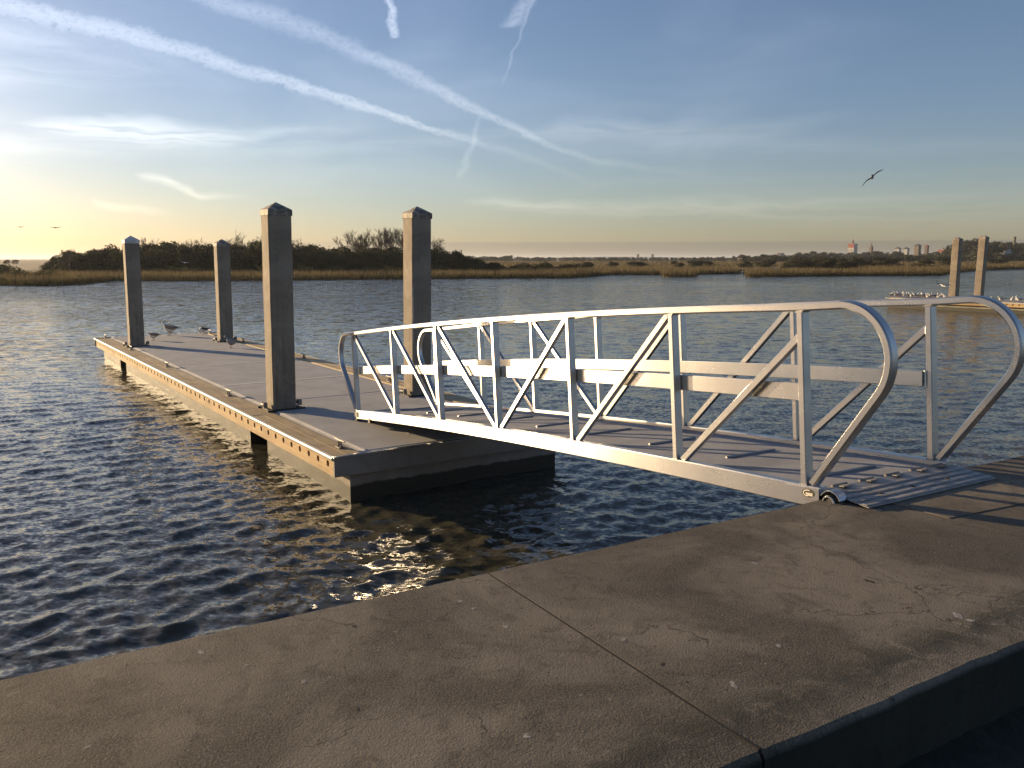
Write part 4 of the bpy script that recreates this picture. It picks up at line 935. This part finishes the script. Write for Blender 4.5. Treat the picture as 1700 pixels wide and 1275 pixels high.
MB().loft([[Vector((sx * q, sy * q, z)) for sx, sy in ((-1, -1), (1, -1), (1, 1), (-1, 1))] for q, z in ((1.1, H + 2.6), (0.5, H + 3.3), (0.05, H + 5.0))]).build('spire', 'roof_red', cu)
def spire_tower(label, u, Y, w_, top_px, roofm='roof_grey', wallm='brick_tower', rz=0.5, name='bell_tower', rfrac=0.28):
    zb = gbase(u, Y); p = at_depth(u, top_px, Y); H = p.z - zb; root = empty(name, (p.x, p.y, zb), rz); tag(root, label, 'tower'); q = w_ / 2; hs = H * (1 - rfrac)
    sq = lambda q, z: [Vector((sx * q, sy * q, z)) for sx, sy in ((-1, -1), (1, -1), (1, 1), (-1, 1))]
    wl = MB().loft([sq(q, -1), sq(q, hs)]).build('shaft', wallm, root); MB().loft([sq(q * 1.18, hs), sq(q * 1.18, hs + 0.4)]).build('cornice', wallm, root)
    MB().loft([sq(q * 1.12, hs + 0.4), sq(q * 0.45, hs + (H - hs) * 0.5), sq(0.05, H)]).build('roof', roofm, root)
    for k in range(2): MB().box2((-q * 0.35, -q - 0.08, hs * (0.72 + 0.15 * k)), (q * 0.35, -q + 0.1, hs * (0.72 + 0.15 * k) + 1.3)).build('window', 'window_dark', wl)
spire_tower('slender dark church tower right of the red-topped block', 1447, 950, 2.9, 401.5, rfrac=0.35)
house('villa', 'left of two small villas with white side walls in the distant town', 1491, 820, 3.6, 4, 410, 'house_white', 'roof_grey', R(40), gable=False)
house('villa', 'right of two small villas with white side walls in the distant town', 1505, 830, 4.4, 4, 410, 'house_white', 'roof_grey', R(40), gable=False)
house('tower_house', 'broad square tower house with overhanging roof in the distant town', 1524, 780, 4.2, 4.2, 404.5, 'house_tan', 'roof_grey', R(35), gable=False, rh=2.0, nz=2)
house('tower_house', 'smaller dark tower house right of the broad one in the distant town', 1539, 800, 2.8, 2.8, 406, 'brick_tower', 'roof_red', R(35), gable=False, rh=1.6, nz=2)
house('gabled_house', 'white gabled house under tall trees at the far right', 1666, 560, 7, 8, 408, 'house_white', 'roof_grey', R(20), nx=2, nz=2, rh=4.6)
house('cottage', 'low white cottage just left of the far dock piles', 1580, 640, 6.5, 5, 419, 'house_white', 'roof_grey', R(30))
house('cottage', 'small cream cottage left of the far dock piles', 1563, 690, 3.4, 4, 415, 'house_cream', 'roof_red', R(30))
for k, (u, top, wd, mt) in enumerate(((1296, 420, 8, 'house_cream'), (1324, 420, 14, 'house_cream'), (1310, 424, 5, 'house_white'), (1331, 423, 6, 'house_tan'), (1381, 424, 5, 'house_white'), (1391, 424, 7, 'house_cream'), (1357, 425, 4, 'house_white'), (1396, 419.5, 3.2, 'house_white'), (1290, 424, 6, 'house_white'), (1262, 426, 6, 'house_cream'), (1232, 424, 6, 'house_cream'), (1618, 420, 5, 'house_cream'), (1690, 424, 7, 'house_tan'))):
    labs = ['long cream house at the left end of the distant town', 'widest cream building left of the red-topped block', 'white cottage below the widest cream building', 'tan cottage beside the widest cream building', 'left of two pale houses at the foot of the red-topped block', 'right of two pale houses at the foot of the red-topped block', 'tiny white house midway along the distant shore', 'small white roofline peeking over trees left of the red-topped block', 'white cottage under the long cream house', 'isolated cream house right of the distant bridge', 'cream house nearest the distant bridge', 'cream house glimpsed between the two far dock piles', 'tan house among trees at the right edge']
    house('cottage', labs[k], u, 760 + 15 * (k % 4), wd, 5, top, mt, 'roof_grey', R(25 + 9 * (k % 3)), gable=(k % 3 != 1))
# chimney at the far right
zb = gbase(1685, 600); p = at_depth(1685, 393, 600)
ch_ = empty('chimney_stack', (p.x, p.y, zb)); tag(ch_, 'slim brick chimney above the trees at the far right', 'chimney')
MB().tube([(0, 0, -1), (0, 0, p.z - zb - 0.8)], [1.0, 0.75], 10).build('shaft', 'brick_tower', ch_, 50); MB().tube([(0, 0, p.z - zb - 0.8), (0, 0, p.z - zb)], [0.95, 0.95], 10).build('crown', 'brick_tower', ch_, 50)
# radio masts
for u, t, lab in ((936, 425, 'left thin mast above the distant shore'), (952, 423, 'middle thin mast above the distant shore'), (970, 425, 'right thin mast above the distant shore'), (1406, 410, 'thin mast beside the red-topped block')):
    zb = gbase(u, 1500); p = at_depth(u, t, 1500); m_ = MB()
    m_.tube([(0, 0, -1), (0, 0, p.z - zb)], [0.5, 0.3], 6); m_.tube([(-1, 0, (p.z - zb) * 0.9), (1, 0, (p.z - zb) * 0.9)], 0.15, 5)
    o = m_.build('mast', 'steel_grey'); o.location = (p.x, p.y, zb); tag(o, lab, 'mast')
# distant bridge with two pairs of towers
Y = 1900; a0 = at_depth(905, 430, Y); a1 = at_depth(1150, 430, Y); zb = gbase(1000, Y)
br = empty('distant_bridge', ((a0.x + a1.x) / 2, Y, zb)); tag(br, 'long low bridge with two stubby towers far across the marsh', 'bridge'); L = a1.x - a0.x; zd = CAM_Z + 1.0 * Y / F_PX - zb
m_ = MB(); nn = 24
m_.loft([[Vector((-L / 2 + L * i / nn, y, zd + 2.2 * math.sin(math.pi * i / nn) + z)) for y, z in ((-5, 0), (5, 0), (5, 1.3), (-5, 1.3))] for i in range(nn + 1)]); m_.build('bridge_deck', 'steel_grey', br)
for i in range(1, 22): MB().box2((-L / 2 + L * i / 22 - 1, -3, -2), (-L / 2 + L * i / 22 + 1, 3, zd + 1.0)).build('pier', 'house_tan', br)
for u in (1059, 1083):
    x = at_depth(u, 430, Y).x - (a0.x + a1.x) / 2
    for y in (-6, 6):
        t_ = MB().box2((x - 1.6, y - 1.6, -2), (x + 1.6, y + 1.6, zd + 8)).build('tower', 'brick_tower', br)
        MB().loft([[Vector((x + sx * q, y + sy * q, z)) for sx, sy in ((-1, -1), (1, -1), (1, 1), (-1, 1))] for q, z in ((2.0, zd + 8), (2.0, zd + 8.6), (0.2, zd + 10))]).build('tower_roof', 'roof_red', t_)
# town trees
prof = [(-200, 436), (20, 437), (70, 440), (700, 424), (760, 426), (820, 424), (870, 426), (930, 430), (1000, 431), (1100, 430), (1200, 427), (1260, 425), (1300, 423), (1345, 419), (1400, 421), (1440, 419), (1480, 419), (1520, 422), (1560, 420), (1580, 412), (1600, 402), (1620, 399), (1640, 404), (1670, 404), (1700, 406), (1800, 408), (2100, 412)]
def town_where(u):
    for lim, txt in ((1400, 'left of the red-topped block'), (1447, 'beside the red-topped block'), (1524, 'between church tower and tower house'), (1590, 'left of the far dock piles'), (1634, 'between the far dock piles'), (9999, 'right of the far dock piles')):
        if u < lim: return txt
px_, py_ = zip(*prof); k = 0; u = 640
while u < 1880:
    Y = tg.uniform(640, 1000) if u < 1560 else tg.uniform(520, 700)
    top = np.interp(u, px_, py_) + tg.uniform(-1.5, 3.0); zb = gbase(u, Y); p = at_depth(u, top, Y); h = max(3.5, p.z - zb) * 1.12; s = h / 9.0; wd = s * tg.uniform(1.0, 1.6)
    tall = 1570 < u < 1700 and k % 3 == 0
    plant('town_tree', pines if tall else towns, k, (p.x, p.y, zb - 0.3), ((wd, wd, s) if not tall else (h / 13, h / 13, h / 13)), tg.uniform(0, 6.28), ('dark tree in the distant town skyline ' + town_where(u)) if u > 1230 else 'dark tree in the low hazy line far beyond the marsh', 'tree', ('trees of the distant town ' + town_where(u)) if u > 1230 else 'trees beyond the marsh', 'town_leaf')
    k += 1; u += tg.uniform(4.5, 10) if u > 1230 else tg.uniform(3, 7)
for u in (-60, -30, -8, 12, 26):
    Y = tg.uniform(300, 420); top = np.interp(u, px_, py_) + tg.uniform(0, 4); zb = gbase(u, Y); p = at_depth(u, top, Y); h = max(2, p.z - zb); s = h / 9
    plant('town_tree', towns, k, (p.x, p.y, zb), (s * 1.3, s * 1.3, s), k, 'distant tree on the horizon at the far left edge', 'tree', 'trees on the left horizon', 'town_leaf'); k += 1
u = 1236
while u < 1760:
    Y = tg.uniform(470, 600); top = 423.5 + tg.uniform(-2.5, 2.5) - (4 if u > 1600 else 0); zb = gbase(u, Y); p = at_depth(u, top, Y); h = max(1.5, p.z - zb); s = h / 9.0; wd = s * tg.uniform(1.3, 2.3)
    plant('town_tree', towns, k, (p.x, p.y, zb - 0.3), (wd, wd, s), tg.uniform(0, 6.28), 'low dark tree at the near edge of the town ' + town_where(u), 'tree', 'low trees before the town ' + town_where(u), 'town_leaf'); k += 1; u += tg.uniform(7, 15)

# ------------------------------------------------------------------ evening haze
hz = MB().box2((-9700, -90, -4.6), (9700, 9700, 34)).build('haze', None); tag(hz, 'thin evening haze over the river and marsh', 'haze', kind='stuff')
m = bpy.data.materials.new('haze_air'); m.use_nodes = True; m.node_tree.nodes.clear(); t = NT(m.node_tree)
pv = t.node('ShaderNodeVolumePrincipled'); pv.inputs['Color'].default_value = (0.86, 0.92, 1.0, 1); pv.inputs['Density'].default_value = 0.00012; pv.inputs['Anisotropy'].default_value = 0.35
o = t.node('ShaderNodeOutputMaterial'); t.l.new(pv.outputs[0], o.inputs['Volume']); hz.data.materials.append(m)
